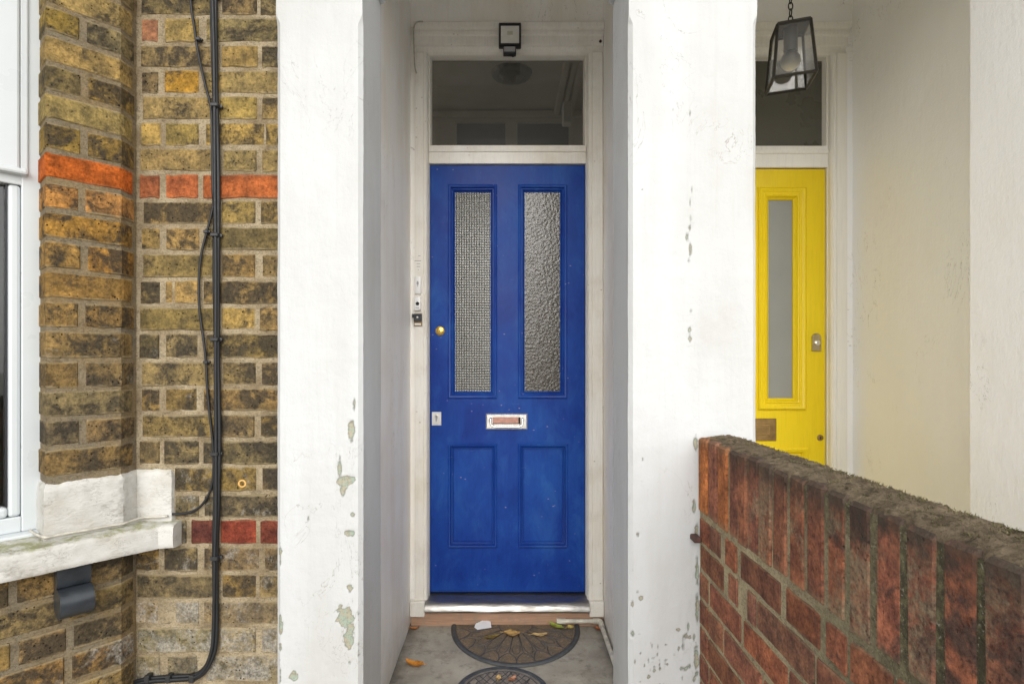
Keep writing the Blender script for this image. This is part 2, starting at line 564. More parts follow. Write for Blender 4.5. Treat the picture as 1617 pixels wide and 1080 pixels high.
M['concrete'] = concrete_mat()


def coir_mat():
    t = NT('coir_mat')
    c = t.geo()
    n = t.noise(c, 14, 5, .65)
    f = t.noise(t.scale(c, (1, 2.5, 1)), 170, 4, .75)
    cc = t.mix(t.step(n, .38, .66), (0.20, 0.165, 0.125, 1), (0.33, 0.235, 0.15, 1))
    cc = t.mix(t.step(f, .45, .65, 0, .8), cc, (0.085, 0.068, 0.05, 1))
    cc = t.mix(t.step(t.noise(c, 90, 3, .7), .6, .72, 0, .7), cc, (0.48, 0.40, 0.28, 1))
    return t.out(cc, .95, t.bump(f, .9, .005), spec=.1)


M['coir'] = coir_mat()


def lattice_mat():
    t = NT('grey_mat_ground')
    c = t.geo()
    cc = t.mix(t.step(t.noise(c, 30, 5, .7), .4, .65), (0.16, 0.135, 0.115, 1), (0.27, 0.235, 0.20, 1))
    return t.out(cc, .9, t.bump(t.noise(c, 150, 4), .6, .003))


M['lattice'] = lattice_mat()


def sill_mat():
    t = NT('painted_stone_sill')
    c = t.geo()
    n = t.noise(c, 13, 5, .65)
    cc = t.mix(t.step(n, .42, .7, 0, .7), (0.51, 0.505, 0.48, 1), (0.37, 0.35, 0.295, 1))
    nz = t.sep(t.new("ShaderNodeNewGeometry").outputs["Normal"])[2]
    al = t.math('MULTIPLY', t.step(nz, .5, .9), t.step(t.noise(t.scale(c, (1, 1, 1)), 24, 6, .72), .43, .6))
    cc = t.mix(t.math('MULTIPLY', al, .85), cc, (0.20, 0.21, 0.075, 1))
    cc = t.mix(t.step(t.noise(t.scale(c, (1, 1, 1.8)), 15, 6, .72), .55, .68, 0, .6), cc, (0.17, 0.155, 0.12, 1))
    cr = t.noise(t.scale(c, (1, 1, 2.6)), 42, 4, .6, 1.2)
    ln = t.math('MULTIPLY', t.step(t.math('ABSOLUTE', t.math('SUBTRACT', cr, .5)), .004, .016, 1, 0), t.step(t.noise(c, 16, 2), .48, .6))
    cc = t.mix(t.math('MULTIPLY', ln, .55), cc, (0.16, 0.14, 0.11, 1))
    h = t.math('SUBTRACT', t.math('MULTIPLY', cr, 2.0), ln)
    return t.out(cc, .6, t.bump(h, .32, .004), spec=.3)


M['sill'] = sill_mat()


def leaf_mat():
    t = NT('fallen_leaf')
    c = t.coord('Object', True)
    base = t.new("ShaderNodeObjectInfo").outputs["Color"]
    cc = t.mix(t.step(t.noise(c, 60, 5, .65), .45, .65, 0, .8), base, t.mix(1.0, base, (.4, .3, .25, 1), 'MULTIPLY'))
    return t.out(cc, .6, t.bump(t.noise(c, 90, 3), .4, .002))


M['leaf'] = leaf_mat()


def moss_mat(name, a, b, d):
    t = NT(name)
    c = t.geo()
    cc = t.mix(t.step(t.noise(c, 26, 5, .7), .38, .64), (*a, 1), (*b, 1))
    cc = t.mix(t.step(t.noise(c, 60, 5, .75), .5, .66, 0, .8), cc, (*d, 1))
    return t.out(cc, .95, t.bump(t.noise(c, 190, 5, .75), 1.0, .006), spec=.1)


M['moss'] = moss_mat('moss_and_dirt_crust', (0.105, 0.08, 0.054), (0.20, 0.158, 0.105), (0.04, 0.036, 0.022))
M['tuft'] = moss_mat('dry_moss', (0.13, 0.12, 0.055), (0.22, 0.19, 0.105), (0.05, 0.05, 0.02))


def glass(name, rough, tint=(1, 1, 1), height=None, strength=.5, dist=.004, trans=1.0, ior=1.5):
    t = NT(name)
    nrm = None
    if height == 'hammer':
        c = t.geo()
        v = t.voro(t.new_warp(c) if hasattr(t, 'new_warp') else c, 85, 'SMOOTH_F1')
        nrm = t.bump(t.math('ADD', v, t.math('MULTIPLY', t.noise(c, 90, 2, .5, 1.0), .9)), strength, dist)
    elif height == 'grid':
        c = t.geo()
        s = t.sep(c)
        pw = lambda v: t.math('POWER', t.math('ABSOLUTE', t.math('SINE', v)), 1.6)
        a = pw(t.math('MULTIPLY', s[0], math.pi / .0125))
        b = pw(t.math('MULTIPLY', t.math('ADD', s[2], t.math('MULTIPLY', t.noise(c, 6, 2), .010)), math.pi / .0125))
        nrm = t.bump(t.math('ADD', t.math('ADD', t.math('MULTIPLY', a, .7), b), t.math('MULTIPLY', t.noise(c, 30, 2), .5)), strength, dist)
        ln = t.math('MAXIMUM', t.step(a, .10, .42, .8, 0), t.step(b, .10, .42, 1, 0))
        ln = t.math('MULTIPLY', ln, t.step(t.noise(c, 11, 3), .3, .6, .35, 1))
        tint = t.mix(ln, (*tint, 1), (.275, .275, .245, 1))  # pale lines put the light refracted by the ridges into the tint
        t.out(tint, rough, nrm, Transmission_Weight=t.step(ln, 0, 1, .62, .42), IOR=ior, spec=.25, Coat_Weight=.25, Coat_Roughness=.10, Coat_IOR=1.6, Coat_Normal=nrm)
        return t.m
    t.out((*tint, 1), rough, nrm, Transmission_Weight=trans, IOR=ior)
    if nrm is not None: t.out(spec=.3, Coat_Weight=.3, Coat_Roughness=.12, Coat_IOR=1.6, Coat_Normal=nrm)
    return t.m


M['glass'] = glass('clear_glass', .01)
M['glass_grid'] = glass('cross_reeded_glass', .12, (.20, .198, .17), 'grid', .3, .003, .6)
M['glass_ham'] = glass('hammered_glass', .22, (.135, .118, .09), 'hammer', .32, .0045, .6)
M['film'] = simple('frosted_fanlight', (0.085, 0.082, 0.066), .3, 0, .05, 5)
M['dusty'] = glass('dusty_fanlight_glass', .035, (.50, .50, .46), trans=.91)
M['lglass'] = glass('lantern_glass', .06, (.95, .95, .93), trans=.93)
M['glass_frost'] = simple('frosted_glass', (0.24, 0.25, 0.24), .35, 0, .04, 5)
M['bulb'] = simple('opal_bulb', (0.85, 0.82, 0.66), .3, 0, .02)
M['room'] = simple('dim_room', (0.30, 0.30, 0.28), .9, 0, .1, 4)
M['curtain'] = simple('green_blind', (0.20, 0.30, 0.26), .8, 0, .2, 20)
M['hall'] = plaster_material('hall_paint', (0.75, 0.73, 0.68), (0.5, 0.46, 0.38), .5)
M['hallpane'] = simple('blue_grey_pane', (0.16, 0.185, 0.22), .3, 0, .1, 6)
M["ground"] = simple("paving", (0.44, 0.42, 0.38), .9, 0, .25, 6, .4)

# ------------------------------------------------------------------ depths (metres from the camera)
YW = F / 546      # face of the yellow brick wall
YP = F / 570      # face of the porch pillars
YPB = 1.81        # back of the pillars
YD = F / 322      # face of the doors
GZ = -0.16        # ground level outside

# ------------------------------------------------------------------ ground and floors
g = MB().grid([[(x, y, GZ) for x in (-60, -4, 4, 60)] for y in (-120, -6, 1.5, 40)])
structure(obj('ground', g, M['ground']))
fl = MB()
rows = []
for i in range(70):
    y = 1.42 + (2.83 - 1.42) * i / 69
    rows.append([(x, y, 0.0025 * mn.noise((x * 6, y * 6, 0))) for x in np.linspace(-.52, .52, 60)])
fl.grid(rows)
fl.add([(-.52, 1.42, GZ), (.52, 1.42, GZ), (.52, 1.42, 0.001), (-.52, 1.42, 0.001)], [(0, 1, 2, 3)])
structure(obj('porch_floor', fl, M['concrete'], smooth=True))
fl2 = MB().box(.62, 2.2, 1.42, 2.86, GZ, 0.0)
structure(obj('neighbour_porch_floor', fl2, M['concrete']))
ifl = MB().box(-.9, 2.3, 2.87, 6.2, .02, .10)
structure(obj('interior_floor', ifl, M['wood']))


# ------------------------------------------------------------------ brick builder
def brick_path(pts, z0, z1, depth=.05, ch=.0028, jit=.0026, ends=True):
    """one brick whose face follows the plan polyline pts (left to right, seen from outside)"""
    pts = [Vector((p[0], p[1])) for p in pts]
    n = len(pts)
    nor = []
    for i in range(n):
        t = (pts[min(i + 1, n - 1)] - pts[max(i - 1, 0)]).normalized()
        nor.append(Vector((t.y, -t.x)))
    cols = []
    rj = lambda k=1.0: random.uniform(-jit, jit) * k
    tl = (pts[1] - pts[0]).normalized()
    tr = (pts[-1] - pts[-2]).normalized()
    tilt = random.uniform(-.0012, .0012)

    def column(p, nn, off, zo=0.0):
        a, b = rj(), rj()
        o2 = off + rj(.5) + tilt * 0
        return [(*(p - nn * depth), z0 + a), (*(p - nn * (ch + off)), z0 + a), (*(p - nn * o2), z0 + ch + a + zo), (*(p - nn * o2), z1 - ch + b - zo),
                (*(p - nn * (ch + off)), z1 + b), (*(p - nn * depth), z1 + b)]
    e0 = pts[0] + tl * 0
    cols.append(column(e0, nor[0], ch, .002))
    for i in range(n):
        p = pts[i]
        if i == 0: p = p + tl * ch
        if i == n - 1: p = p - tr * ch
        cols.append(column(p, nor[i], random.uniform(-.0008, .0008)))
    cols.append(column(pts[-1], nor[-1], ch, .002))
    m = MB()
    m.grid(cols, flip=False)
    k = len(cols)
    m.f += [tuple(range(0, 6)), tuple((k - 1) * 6 + q for q in range(5, -1, -1))]
    return m


def seg(a, b, n=5):
    a, b = Vector(a), Vector(b)
    return [a.lerp(b, i / (n - 1)) for i in range(n)]


def vary(c, k=.16):
    s = 1 + random.uniform(-k, k)
    return (min(1, c[0] * s * (1 + random.uniform(-.06, .06))), min(1, c[1] * s), min(1, c[2] * s * (1 + random.uniform(-.08, .08))), 1)


# ------------------------------------------------------------------ yellow brick front wall
JY = [26.7, 69, 109, 150, 191, 232.5, 274, 315, 356.5, 398, 441, 483, 524, 568.5, 611, 652, 693, 735, 778, 819, 861, 904, 946, 988, 1033, 1078]
JZ = [PZ(y, YW) for y in JY]                 # bed joints, top to bottom
pitch = (JZ[0] - JZ[-1]) / (len(JZ) - 1)
up = [JZ[0] + pitch * k for k in range(8, 0, -1)]
dn = [JZ[-1] - pitch * k for k in range(1, 9)]
BED = up + JZ + dn                           # course i lies between BED[i] and BED[i+1]
OFF = len(up) - 1                            # BED index of "c0" (just above 26.7)
X_COR = PX(216, YW)

fw = thing('front_wall', 'yellow and sooty stock brick house wall with cables, left of the white pillar', 'wall', (-.85, YW + .1, GZ))
mort = MB().box(-1.36, -.60, YW + .0024, YW + .26, GZ, BED[0])
mwall = obj('mortar', mort, M['mortar'], fw)
A_PAT = [(223, 341), (349, 404), (412, 448)]
B_PAT = [(221, 251), (261, 313), (323, 448)]


def stock_tone(c):
    """base colour, soot and bloom for course c (0 = top of the photo)"""
    r = random.random()
    if c <= 6:
        base = random.choice([(0.216, 0.165, 0.075), (0.176, 0.138, 0.068), (0.249, 0.184, 0.071), (0.144, 0.115, 0.065)])
        return base, random.uniform(.38, .84), random.uniform(.1, .45)
    if c <= 12:
        base = random.choice([(0.190, 0.138, 0.061), (0.158, 0.119, 0.055), (0.131, 0.103, 0.055), (0.216, 0.159, 0.065)])
        return base, random.uniform(.5, .95), random.uniform(0, .3)
    if c <= 17:
        base = random.choice([(0.144, 0.112, 0.059), (0.119, 0.095, 0.055), (0.170, 0.125, 0.055)])
        return base, random.uniform(.6, 1.0), random.uniform(.15, .5)
    if c <= 22:
        base = random.choice([(0.131, 0.105, 0.061), (0.111, 0.093, 0.059), (0.170, 0.125, 0.052)])
        return base, random.uniform(.58, .95), random.uniform(.35, .7)
    base = random.choice([(0.164, 0.138, 0.091), (0.144, 0.125, 0.088), (0.196, 0.151, 0.071)])
    return base, random.uniform(.25, .6), random.uniform(.7, 1.0)


for i in range(len(BED) - 1):
    c = i - OFF
    zt, zb = BED[i] - .0037, BED[i + 1] + .0037
    if zb < GZ: continue
    pat = B_PAT if c % 2 else A_PAT
    for k, (a, b) in enumerate(pat):
        a += random.uniform(-2.5, 2.5)
        b += random.uniform(-2.5, 2.5)
        if c >= 21 and k == 0: a -= 7
        if c in (18, 19):
            if k == 0: a = 276 if c == 18 else 276
            if c == 19 and k == 0: continue
            if c == 19 and k == 1: a = 277
        x0, x1 = PX(a, YW), PX(b, YW)
        base, soot, bloom = stock_tone(c)
        mat = M['stock']
        if c == 3 and k == 1: base, soot, bloom = (0.25, 0.145, 0.03), .7, 0
        if c == 1 and k == 0: base, soot, bloom = (0.22, 0.115, 0.07), .3, .1
        if c == 7: base, soot, bloom, mat = [(0.22, 0.078, 0.042), (0.28, 0.092, 0.040), (0.31, 0.094, 0.034)][k], .2, 0, M['fine_red']
        if c == 20:
            base, soot, bloom, mat = [(0.09, 0.036, 0.03), (0.14, 0.036, 0.024), (0.12, 0.036, 0.026)][k], .35, 0, M['fine_red']
            if k == 0: x0 = PX(301, YW)
        fy = YW + random.uniform(-.0012, .0012)
        z0, z1 = zb, zt
        if mat is M['stock']:
            z1 -= random.uniform(0, .003)
            z0 += random.uniform(0, .003)
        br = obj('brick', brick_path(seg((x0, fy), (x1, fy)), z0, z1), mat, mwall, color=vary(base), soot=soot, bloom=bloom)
    if c == 20:
        base, soot, bloom = stock_tone(20)
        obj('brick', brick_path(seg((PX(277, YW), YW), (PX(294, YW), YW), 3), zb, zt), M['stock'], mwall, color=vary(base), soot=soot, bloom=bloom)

# ------------------------------------------------------------------ bay window on the left
TH = R(42)
bd = Vector((-math.sin(TH), -math.cos(TH)))          # along the canted face, away from the corner
bn = Vector((math.cos(TH), -math.sin(TH)))           # outward
A0 = Vector((X_COR, YW))
A1 = Vector((X_COR, F * abs(X_COR) / (VX - 192)))
tB = .166
B1 = A1 + bd * tB
C1 = B1 - bn * .10
bay = thing('bay_window', 'canted brick bay with white plastic window and white stone sill', 'bay window', (-1.2, 1.5, GZ))
SILLT = PZ(816, YW)
PBT = PZ(741, YW)                                    # top of the white painted block
# pier above the block
mr = .0026


def plan_core(ext, top=True):
    """bay core plan, set back by the joint depth"""
    n = bn * mr
    if top:
        return [(A0.x - mr, A0.y + .2), (A0.x - .35, A0.y + .2), tuple(C1 - n + bd * .0 + Vector((-.03, .06))), tuple(C1 + bd * mr * -1), tuple(B1 - n - bd * mr), tuple(A1 - n + Vector((-mr * .4, 0))), (A0.x - mr, A0.y + .02)]
    return [(A0.x - mr, A0.y + .2), (A0.x - 1.0, A0.y + .2), tuple(A1 + bd * ext - n - bn * .22), tuple(A1 + bd * ext - n), tuple(A1 - n + Vector((-mr * .4, 0))), (A0.x - mr, A0.y + .02)]


pier = obj('pier_mortar', MB().prism(plan_core(0)[::-1], PBT - .02, BED[0]), M['mortar_bay'], bay)


def bay_tone(c):
    if c <= 6: base = random.choice([(0.227, 0.171, 0.057), (0.185, 0.142, 0.061), (0.144, 0.121, 0.066), (0.206, 0.147, 0.047)]); return base, random.uniform(.42, .85), random.uniform(0, .3)
    if c <= 12: base = random.choice([(0.242, 0.140, 0.041), (0.216, 0.137, 0.047), (0.196, 0.131, 0.050)]); return base, random.uniform(.5, .85), random.uniform(0, .25)
    base = random.choice([(0.171, 0.125, 0.061), (0.124, 0.103, 0.064), (0.144, 0.108, 0.053)])
    return base, random.uniform(.6, .95), random.uniform(.3, .65)


mid = tB * .5
for i in range(len(BED) - 1):
    c = i - OFF
    zt, zb = BED[i] - .0046, BED[i + 1] + .0046
    if c >= 18: break
    Cx = B1 - bn * .09
    A_in = A1 + Vector((0, .055))
    parts = []
    if c % 2: parts.append([Cx, B1 - bn * .002, B1 + (A1 - B1) * .08, B1.lerp(A1, .5), A1 - (A1 - B1) * .03, A1 + Vector((.0, .01)), A_in - Vector((0, .008))])
    else:
        g_ = .46 + random.uniform(-.05, .05)
        parts.append([Cx, B1 - bn * .002, B1 + (A1 - B1) * .1, B1.lerp(A1, g_ - .05)])
        parts.append([B1.lerp(A1, g_ + .05), B1.lerp(A1, .75), A1, A1 + Vector((0, .02)), A_in])
    for p in parts:
        base, soot, bloom = bay_tone(c)
        mat = M['stock']
        if c == 7: base, soot, bloom, mat = (0.34, 0.088, 0.02), .3, 0, M['fine_red']
        if c == 8: base = (0.29, 0.155, 0.055)
        p = [Vector(q) for q in p]
        z0 = zb + random.uniform(0, .003)
        z1 = zt - random.uniform(0, .003)
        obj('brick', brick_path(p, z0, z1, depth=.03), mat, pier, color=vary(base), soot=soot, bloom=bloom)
# apron wall under the sill
apron = obj('apron_mortar', MB().prism(plan_core(1.1, False)[::-1], GZ, SILLT - .06), M['mortar_bay'], bay)
for i in range(len(BED) - 1):
    c = i - OFF
    zt, zb = BED[i] - .0052, BED[i + 1] + .0052
    if c < 20 or zb < GZ or zt > SILLT - .03: continue
    # from the corner, walking left along A then B
    stops = [-.055]
    ln = [.17, .104, .215, .104, .215, .104, .215] if c % 2 else [.065 + .11, .215, .104, .215, .104, .215]
    s0 = -.055
    for L_ in ln:
        s1 = s0 + L_ + random.uniform(-.006, .006)
        if s1 > 1.05: break

        def pt(s): return A1 + Vector((0, -s)) if s < 0 else A1 + bd * s
        ss = [s1 - .004] + ([s1 * .6 + max(s0, 0) * .4] if s0 < 0 else [s0 + (s1 - s0) * .6, s0 + (s1 - s0) * .3]) + ([.0, s0 + .004] if s0 < 0 else [s0 + .004])
        base, soot, bloom = random.choice([(0.19, 0.135, 0.06), (0.16, 0.12, 0.062), (0.22, 0.145, 0.06)]), random.uniform(.55, .95), random.uniform(0, .25)
        if c >= 24: bloom += .45
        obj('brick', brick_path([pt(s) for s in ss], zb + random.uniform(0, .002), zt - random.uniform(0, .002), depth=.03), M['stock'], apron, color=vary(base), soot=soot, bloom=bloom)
        s0 = s1 + .009
# white painted courses
rows = []
pl = [C1 + bn * .01, B1 + bn * .0, B1.lerp(A1, .33), B1.lerp(A1, .66), A1, Vector((X_COR, A1.y + .03)), Vector((X_COR + .004, YW - .006)), Vector((PX(245, YW), YW - .007)), Vector((PX(272, YW), YW - .006)), Vector((PX(273.5, YW), YW + .02))]
pl2 = []
for a, b in zip(pl[:-1], pl[1:]):
    k = max(1, int((b - a).length / .008))
    pl2 += [a.lerp(b, q / k) for q in range(k)]
pl2.append(pl[-1])
for q in range(22):
    z = SILLT - .03 + (PBT - SILLT + .03) * q / 21
    row = []
    for j, p in enumerate(pl2):
        t_ = (pl2[min(j + 1, len(pl2) - 1)] - pl2[max(j - 1, 0)]).normalized()
        nn = Vector((t_.y, -t_.x))
        d = .0055 + .003 * mn.noise((p.x * 22, p.y * 22, z * 22)) + .0012 * mn.noise((p.x * 90, p.y * 90, z * 90))
        zz = z
        if q >= 20: zz = z + .006 * mn.noise((p.x * 45, p.y * 45, 3)) ; d -= .003 if q == 20 else .010
        row.append((p.x + nn.x * d, p.y + nn.y * d, zz))
    rows.append(row)
pb = MB().grid(rows)
obj('painted_block', pb, M['sill'], bay, smooth='auto')
# sill: swept cross-section with a mitre at the right end
SP = [A1 + bn * .060 + bd * 1.0]
F1 = Vector((-.977, 1.598))
SEnd = Vector((PX(272, 1.602), 1.606))
L1 = (F1 - (A1 + bn * .060)).dot(-bd)
path = [(A1 + bn * .060 + bd * s, bn) for s in np.arange(1.0, -L1 + .012, -.008)]
path += [(F1.lerp(SEnd, q), (bn * (1 - q) * .5 + Vector((0, -1)) * (.5 + q * .5)).normalized()) for q in (0, .15, .3, .5, .7, .85, 1)]
SB = SILLT - .078
prof = [(-.17, SILLT + .003)] + [(x, SILLT - .012 * (x + .17) / .17) for x in np.linspace(-.15, -.008, 14)] + [(-.002, SILLT - .016), (0, SILLT - .022)] + [(0, z) for z in np.linspace(SILLT - .03, SB + .008, 7)] + [(-.003, SB + .002), (-.010, SB)] + [(-.06, SB), (-.14, SB)]
rows = []
for p, nn in path:
    row = []
    for wx, z in prof:
        q = p + nn * wx
        k = .0022 * mn.noise((q.x * 17, q.y * 17, z * 30)) + .0012 * mn.noise((q.x * 60, q.y * 60, z * 70))
        row.append((q.x + nn.x * k, q.y + nn.y * k, z + k * .8))
    rows.append(row)
m = MB().grid(rows)
n_ = len(prof)
m.f.append(tuple(len(m.v) - n_ + q for q in range(n_)))
sill = obj('sill', m, M['sill'], bay, smooth='auto')


# console bracket under the sill
def BL(s, wo, z):
    q = A1 + bd * s + bn * wo
    return (q.x, q.y, z)


def bay_extr(m, prof, s0, s1):
    n = len(prof)
    vs = [BL(s0, a, z) for a, z in prof] + [BL(s1, a, z) for a, z in prof]
    fs = [(i, (i + 1) % n, n + (i + 1) % n, n + i) for i in range(n)] + [tuple(range(n - 1, -1, -1)), tuple(range(n, 2 * n))]
    return m.add(vs, fs)


sb0 = SB + .01
pr = [(-.01, sb0), (.040, sb0), (.040, sb0 - .052), (.037, sb0 - .060), (.026, sb0 - .064)]
cz, cr_ = sb0 - .098, .037
pr += [(.044 + cr_ * math.sin(a), cz + cr_ * math.cos(a)) for a in np.linspace(-.45, math.pi + .55, 20)]
pr += [(-.01, cz - .022)]
s_a, s_b = .078, .150
br = MB()
bay_extr(br, pr, s_a, s_b)
bk = obj('bracket', br, M['iron'], bay, smooth='auto')
bk['label'] = 'black painted scroll bracket under the sill'
# plastic window set back in the reveal
W0 = C1 + bn * .012


def WLp(u, wo, z):
    q = W0 + bd * u + bn * wo
    return (q.x, q.y, z)


def wbox(m, u0, u1, w0, w1, z0, z1, b=.003):
    t = MB().bbox(u0, u1, w0, w1, z0, z1, b, 2)
    return m.add([WLp(*v) for v in t.v], t.f)


WZ0, WZ1, WZT = PZ(838, 1.50), 2.62, PZ(262, 1.49)
wf = MB()
UE = .95
wbox(wf, -.012, .036, -.06, .0, WZ0, WZ1)
wbox(wf, UE - .05, UE, -.06, .0, WZ0, WZ1)
wbox(wf, .036, UE - .05, -.06, -.001, WZ1 - .05, WZ1)
wbox(wf, .036, UE - .05, -.06, -.001, WZ0, WZ0 + .04)
wfo = obj('window_frame', wf, M['upvc'], bay)
wt = MB()
wbox(wt, .034, UE - .05, -.05, -.002, WZT - .05, WZT - .012)
obj('transom', wt, M['upvc'], wfo)
b1 = MB()           # fixed light: glazing bead and bottom bead
wbox(b1, .036, .062, -.05, -.006, WZ0 + .04, WZT - .05, .008)
wbox(b1, .062, UE - .05, -.05, -.006, WZ0 + .04, WZ0 + .068, .008)
obj('glazing_bead', b1, M['upvc'], wfo)
b2 = MB()
wbox(b2, .062, .066, -.05, -.012, WZ0 + .068, WZT - .05, .001)
obj('seal', b2, M['seal'], wfo)
ts = MB()           # top-hung sash stands proud
wbox(ts, .022, .040, -.04, .006, WZT - .028, WZ1 - .03, .004)
wbox(ts, .040, .092, -.04, .012, WZT - .02, WZ1 - .03, .006)
wbox(ts, .092, UE - .06, -.04, .012, WZT - .02, WZT + .04, .006)
wbox(ts, .024, UE - .06, -.03, .022, WZT - .026, WZT - .010, .006)
obj('top_sash', ts, M['upvc'], wfo)
gp = MB()
wbox(gp, .066, UE - .05, -.036, -.028, WZ0 + .06, WZT - .05, .001)
obj('glass_pane', gp, M['glass'], wfo)
gp = MB()
wbox(gp, .09, UE - .06, -.026, -.018, WZT + .03, WZ1 - .05, .001)
obj('glass_pane', gp, M['glass'], wfo)
wsb = MB()
wbox(wsb, -.012, UE, -.06, .035, WZ0 - .03, WZ0, .005)
obj('window_board', wsb, M['upvc'], wfo)
cem = MB()
wbox(cem, -.028, -.0125, -.07, .002, SILLT - .01, WZ1, .004)
obj('cement_fillet', cem, M['mortar_bay'], bay)
# the room behind the bay
bl = MB()
wbox(bl, .0, UE, -.16, -.15, WZ0, WZ1, .002)
tag(obj('window_blind', bl, M['curtain']), 'dull green blind hanging behind the bay window glass', 'blind')
# bay end so that the bay is a closed body
ep = MB()
for a, b, z0, z1 in [(UE, UE + .25, GZ, 2.9)]:
    t = MB().box(a, b, -.25, .09, z0, z1)
    ep.add([WLp(*v) for v in t.v], t.f)
obj('end_pier', ep, M['upper'], bay)


# ------------------------------------------------------------------ porch pillars
def pillar(name, label, x0, x1, y1, mat, peels, seed, z_top=2.9, ledge=None, group=None):
    """square painted pillar with stopped chamfers; peels = [(px, py, rx, ry)] on its front face"""
    rng = np.random.RandomState(seed)
    zs = np.arange(GZ, z_top + .001, .006)
    zst = PZ(31, YP)

    def section(z):
        c = .011 if z < zst - .012 else (.011 * max(0, (zst + .012 - z) / .024))
        ex = 0
        pts, front = [], []
        for y in np.linspace(y1, YP + c, 10): pts.append((x0 - ex, y, 0))
        for x in np.linspace(x0 - ex + c + .0005, x1 + ex - c - .0005, int((x1 - x0) / .0055)): pts.append((x, YP, 1))
        for y in np.linspace(YP + c, y1, 26): pts.append((x1 + ex, y, 2))
        return pts
    n = len(section(0))
    rows, peel = [], []
    for z in zs:
        row = []
        for x, y, k in section(z):
            d = .0014 * mn.noise((x * 9 + seed, y * 9, z * 5)) + .0006 * mn.noise((x * 40, y * 40 + seed, z * 40))
            p = 0.0
            if k == 1:
                px, py = VX + x * F / YP, VY - (z - H) * F / YP
                wob = 0.55 * mn.noise((x * 55, z * 55, seed)) + 0.35 * mn.noise((x * 140, z * 140, seed))
                for (a, b, rx, ry) in peels:
                    if abs(px - a) < rx * 2 + 4 and abs(py - b) < ry * 2 + 4:
                        q = math.hypot((px - a) / rx, (py - b) / ry) + wob
                        p = max(p, min(1, max(0, .5 + (1 - q) * min(rx, ry) * .22)))
                d += .0014 * max(0, 1 - abs(p - .28) / .18) - .0018 * min(1, max(0, (p - .4) / .2))
                row.append((x, y - d, z))
            elif k == 0: row.append((x - d, y, z))
            else: row.append((x + d, y, z))
            peel.append(p)
        rows.append(row)
    m = MB().grid(rows, close_u=True)
    m.attr['peel'] = peel
    o = obj(name, m, mat, smooth='auto', fix=False)
    return tag(o, label, 'pillar', group)


XL0, XL1 = PX(436, YP), PX(572, YP)
XR0, XR1 = PX(993, YP), PX(1195.5, YP)
peL = [(555, 680, 5, 17), (546, 760, 13, 9), (536, 740, 3, 15), (541, 774, 4, 9), (537, 722, 1.6, 3), (552, 842, 7, 5), (553, 929, 6, 6), (545, 975, 15, 17), (551, 1005, 7, 20),
       (464, 1067, 7, 8), (559, 638, 2, 9), (557, 812, 3, 4), (569, 969, 3, 6), (569, 1025, 3, 12), (568, 740, 1.5, 2), (552, 1046, 2, 2), (487, 818, 1.5, 3),
       (436, 868, 7, 30), (436, 920, 5, 14), (435, 992, 11, 22), (437, 1022, 7, 9), (437, 1058, 7, 22), (437, 815, 3, 6), (436, 950, 4, 6)]
peR = [(1007, 844, 2, 4), (996, 891, 3, 13), (1012, 945, 3.2, 3.4), (997, 953, 3.6, 7), (1089, 1006, 2.6, 2.6), (1079, 1016, 1.5, 8), (1024, 1068, 2.5, 3), (1071, 994, 3, 2),
       (1052, 1018, 2, 2), (1007, 934, 1.5, 2), (1000, 1000, 1.5, 4), (1085, 375, 2.6, 8), (1089, 360, 1.7, 4), (1090, 392, 2.2, 9), (1091, 345, 1.2, 5), (1090, 320, 1, 4), (1088, 412, 1.5, 3), (1089, 520, 2.5, 4), (1091, 490, 1.2, 3),
       (1090, 535, 2.4, 5), (1092, 300, 1, 4), (1090, 180, 1, 3), (1063, 174, 1.6, 1.2), (1014, 300, 1.5, 1.2), (1015, 725, 1.2, 2), (1098, 700, 3, 12), (1096, 800, 3, 10), (1100, 840, 3, 14), (1101, 900, 2.5, 20), (1101, 960, 2.5, 20), (1100, 1040, 3, 20)]
rr = random.Random(5)
for _ in range(26): peR.append((rr.gauss(1030, 16), rr.gauss(1048, 15), rr.uniform(.8, 2.3), rr.uniform(.9, 3)))
for _ in range(14): peR.append((rr.gauss(1086, 9), rr.uniform(975, 1078), rr.uniform(1, 2.2), rr.uniform(1, 5)))
pillar('porch_pillar', 'white painted pillar with green peeling patches, beside the yellow brick wall', XL0, XL1, YPB, M['pillar'], peL, 3)
pillar('porch_pillar', 'wide white painted pillar where the red garden wall ends', XR0, XR1, YPB, M['pillar_r'], peR, 8)
XN0 = PX(1532, YPB)
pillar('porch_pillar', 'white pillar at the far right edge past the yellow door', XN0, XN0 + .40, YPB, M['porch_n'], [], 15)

# ------------------------------------------------------------------ porch walls, ceilings, head beam
ZC = 3.12
XWL, XWR, XNR = PX(650, YD), PX(951, YD), PX(1340, YD)
XNL = XR1 - .012


def wall_side(name, x, xb, y0, y1, z0, z1, mat, label, wob=.0016):
    """thick wall; its face at x carries slight unevenness"""
    rows = []
    for z in np.linspace(z0, z1, 90):
        rows.append([(x + wob * mn.noise((3 + x, y * 5, z * 4)) + .0005 * mn.noise((x, y * 30, z * 30)), y, z) for y in np.linspace(y0, y1, 40)])
    m = MB().grid(rows)
    m.add([(x, y0, z0), (xb, y0, z0), (xb, y1, z0), (x, y1, z0), (x, y0, z1), (xb, y0, z1), (xb, y1, z1), (x, y1, z1)],
          [(0, 1, 5, 4), (1, 2, 6, 5), (2, 3, 7, 6), (4, 5, 6, 7)])
    return tag(obj(name, m, mat, smooth='auto'), label, 'wall')


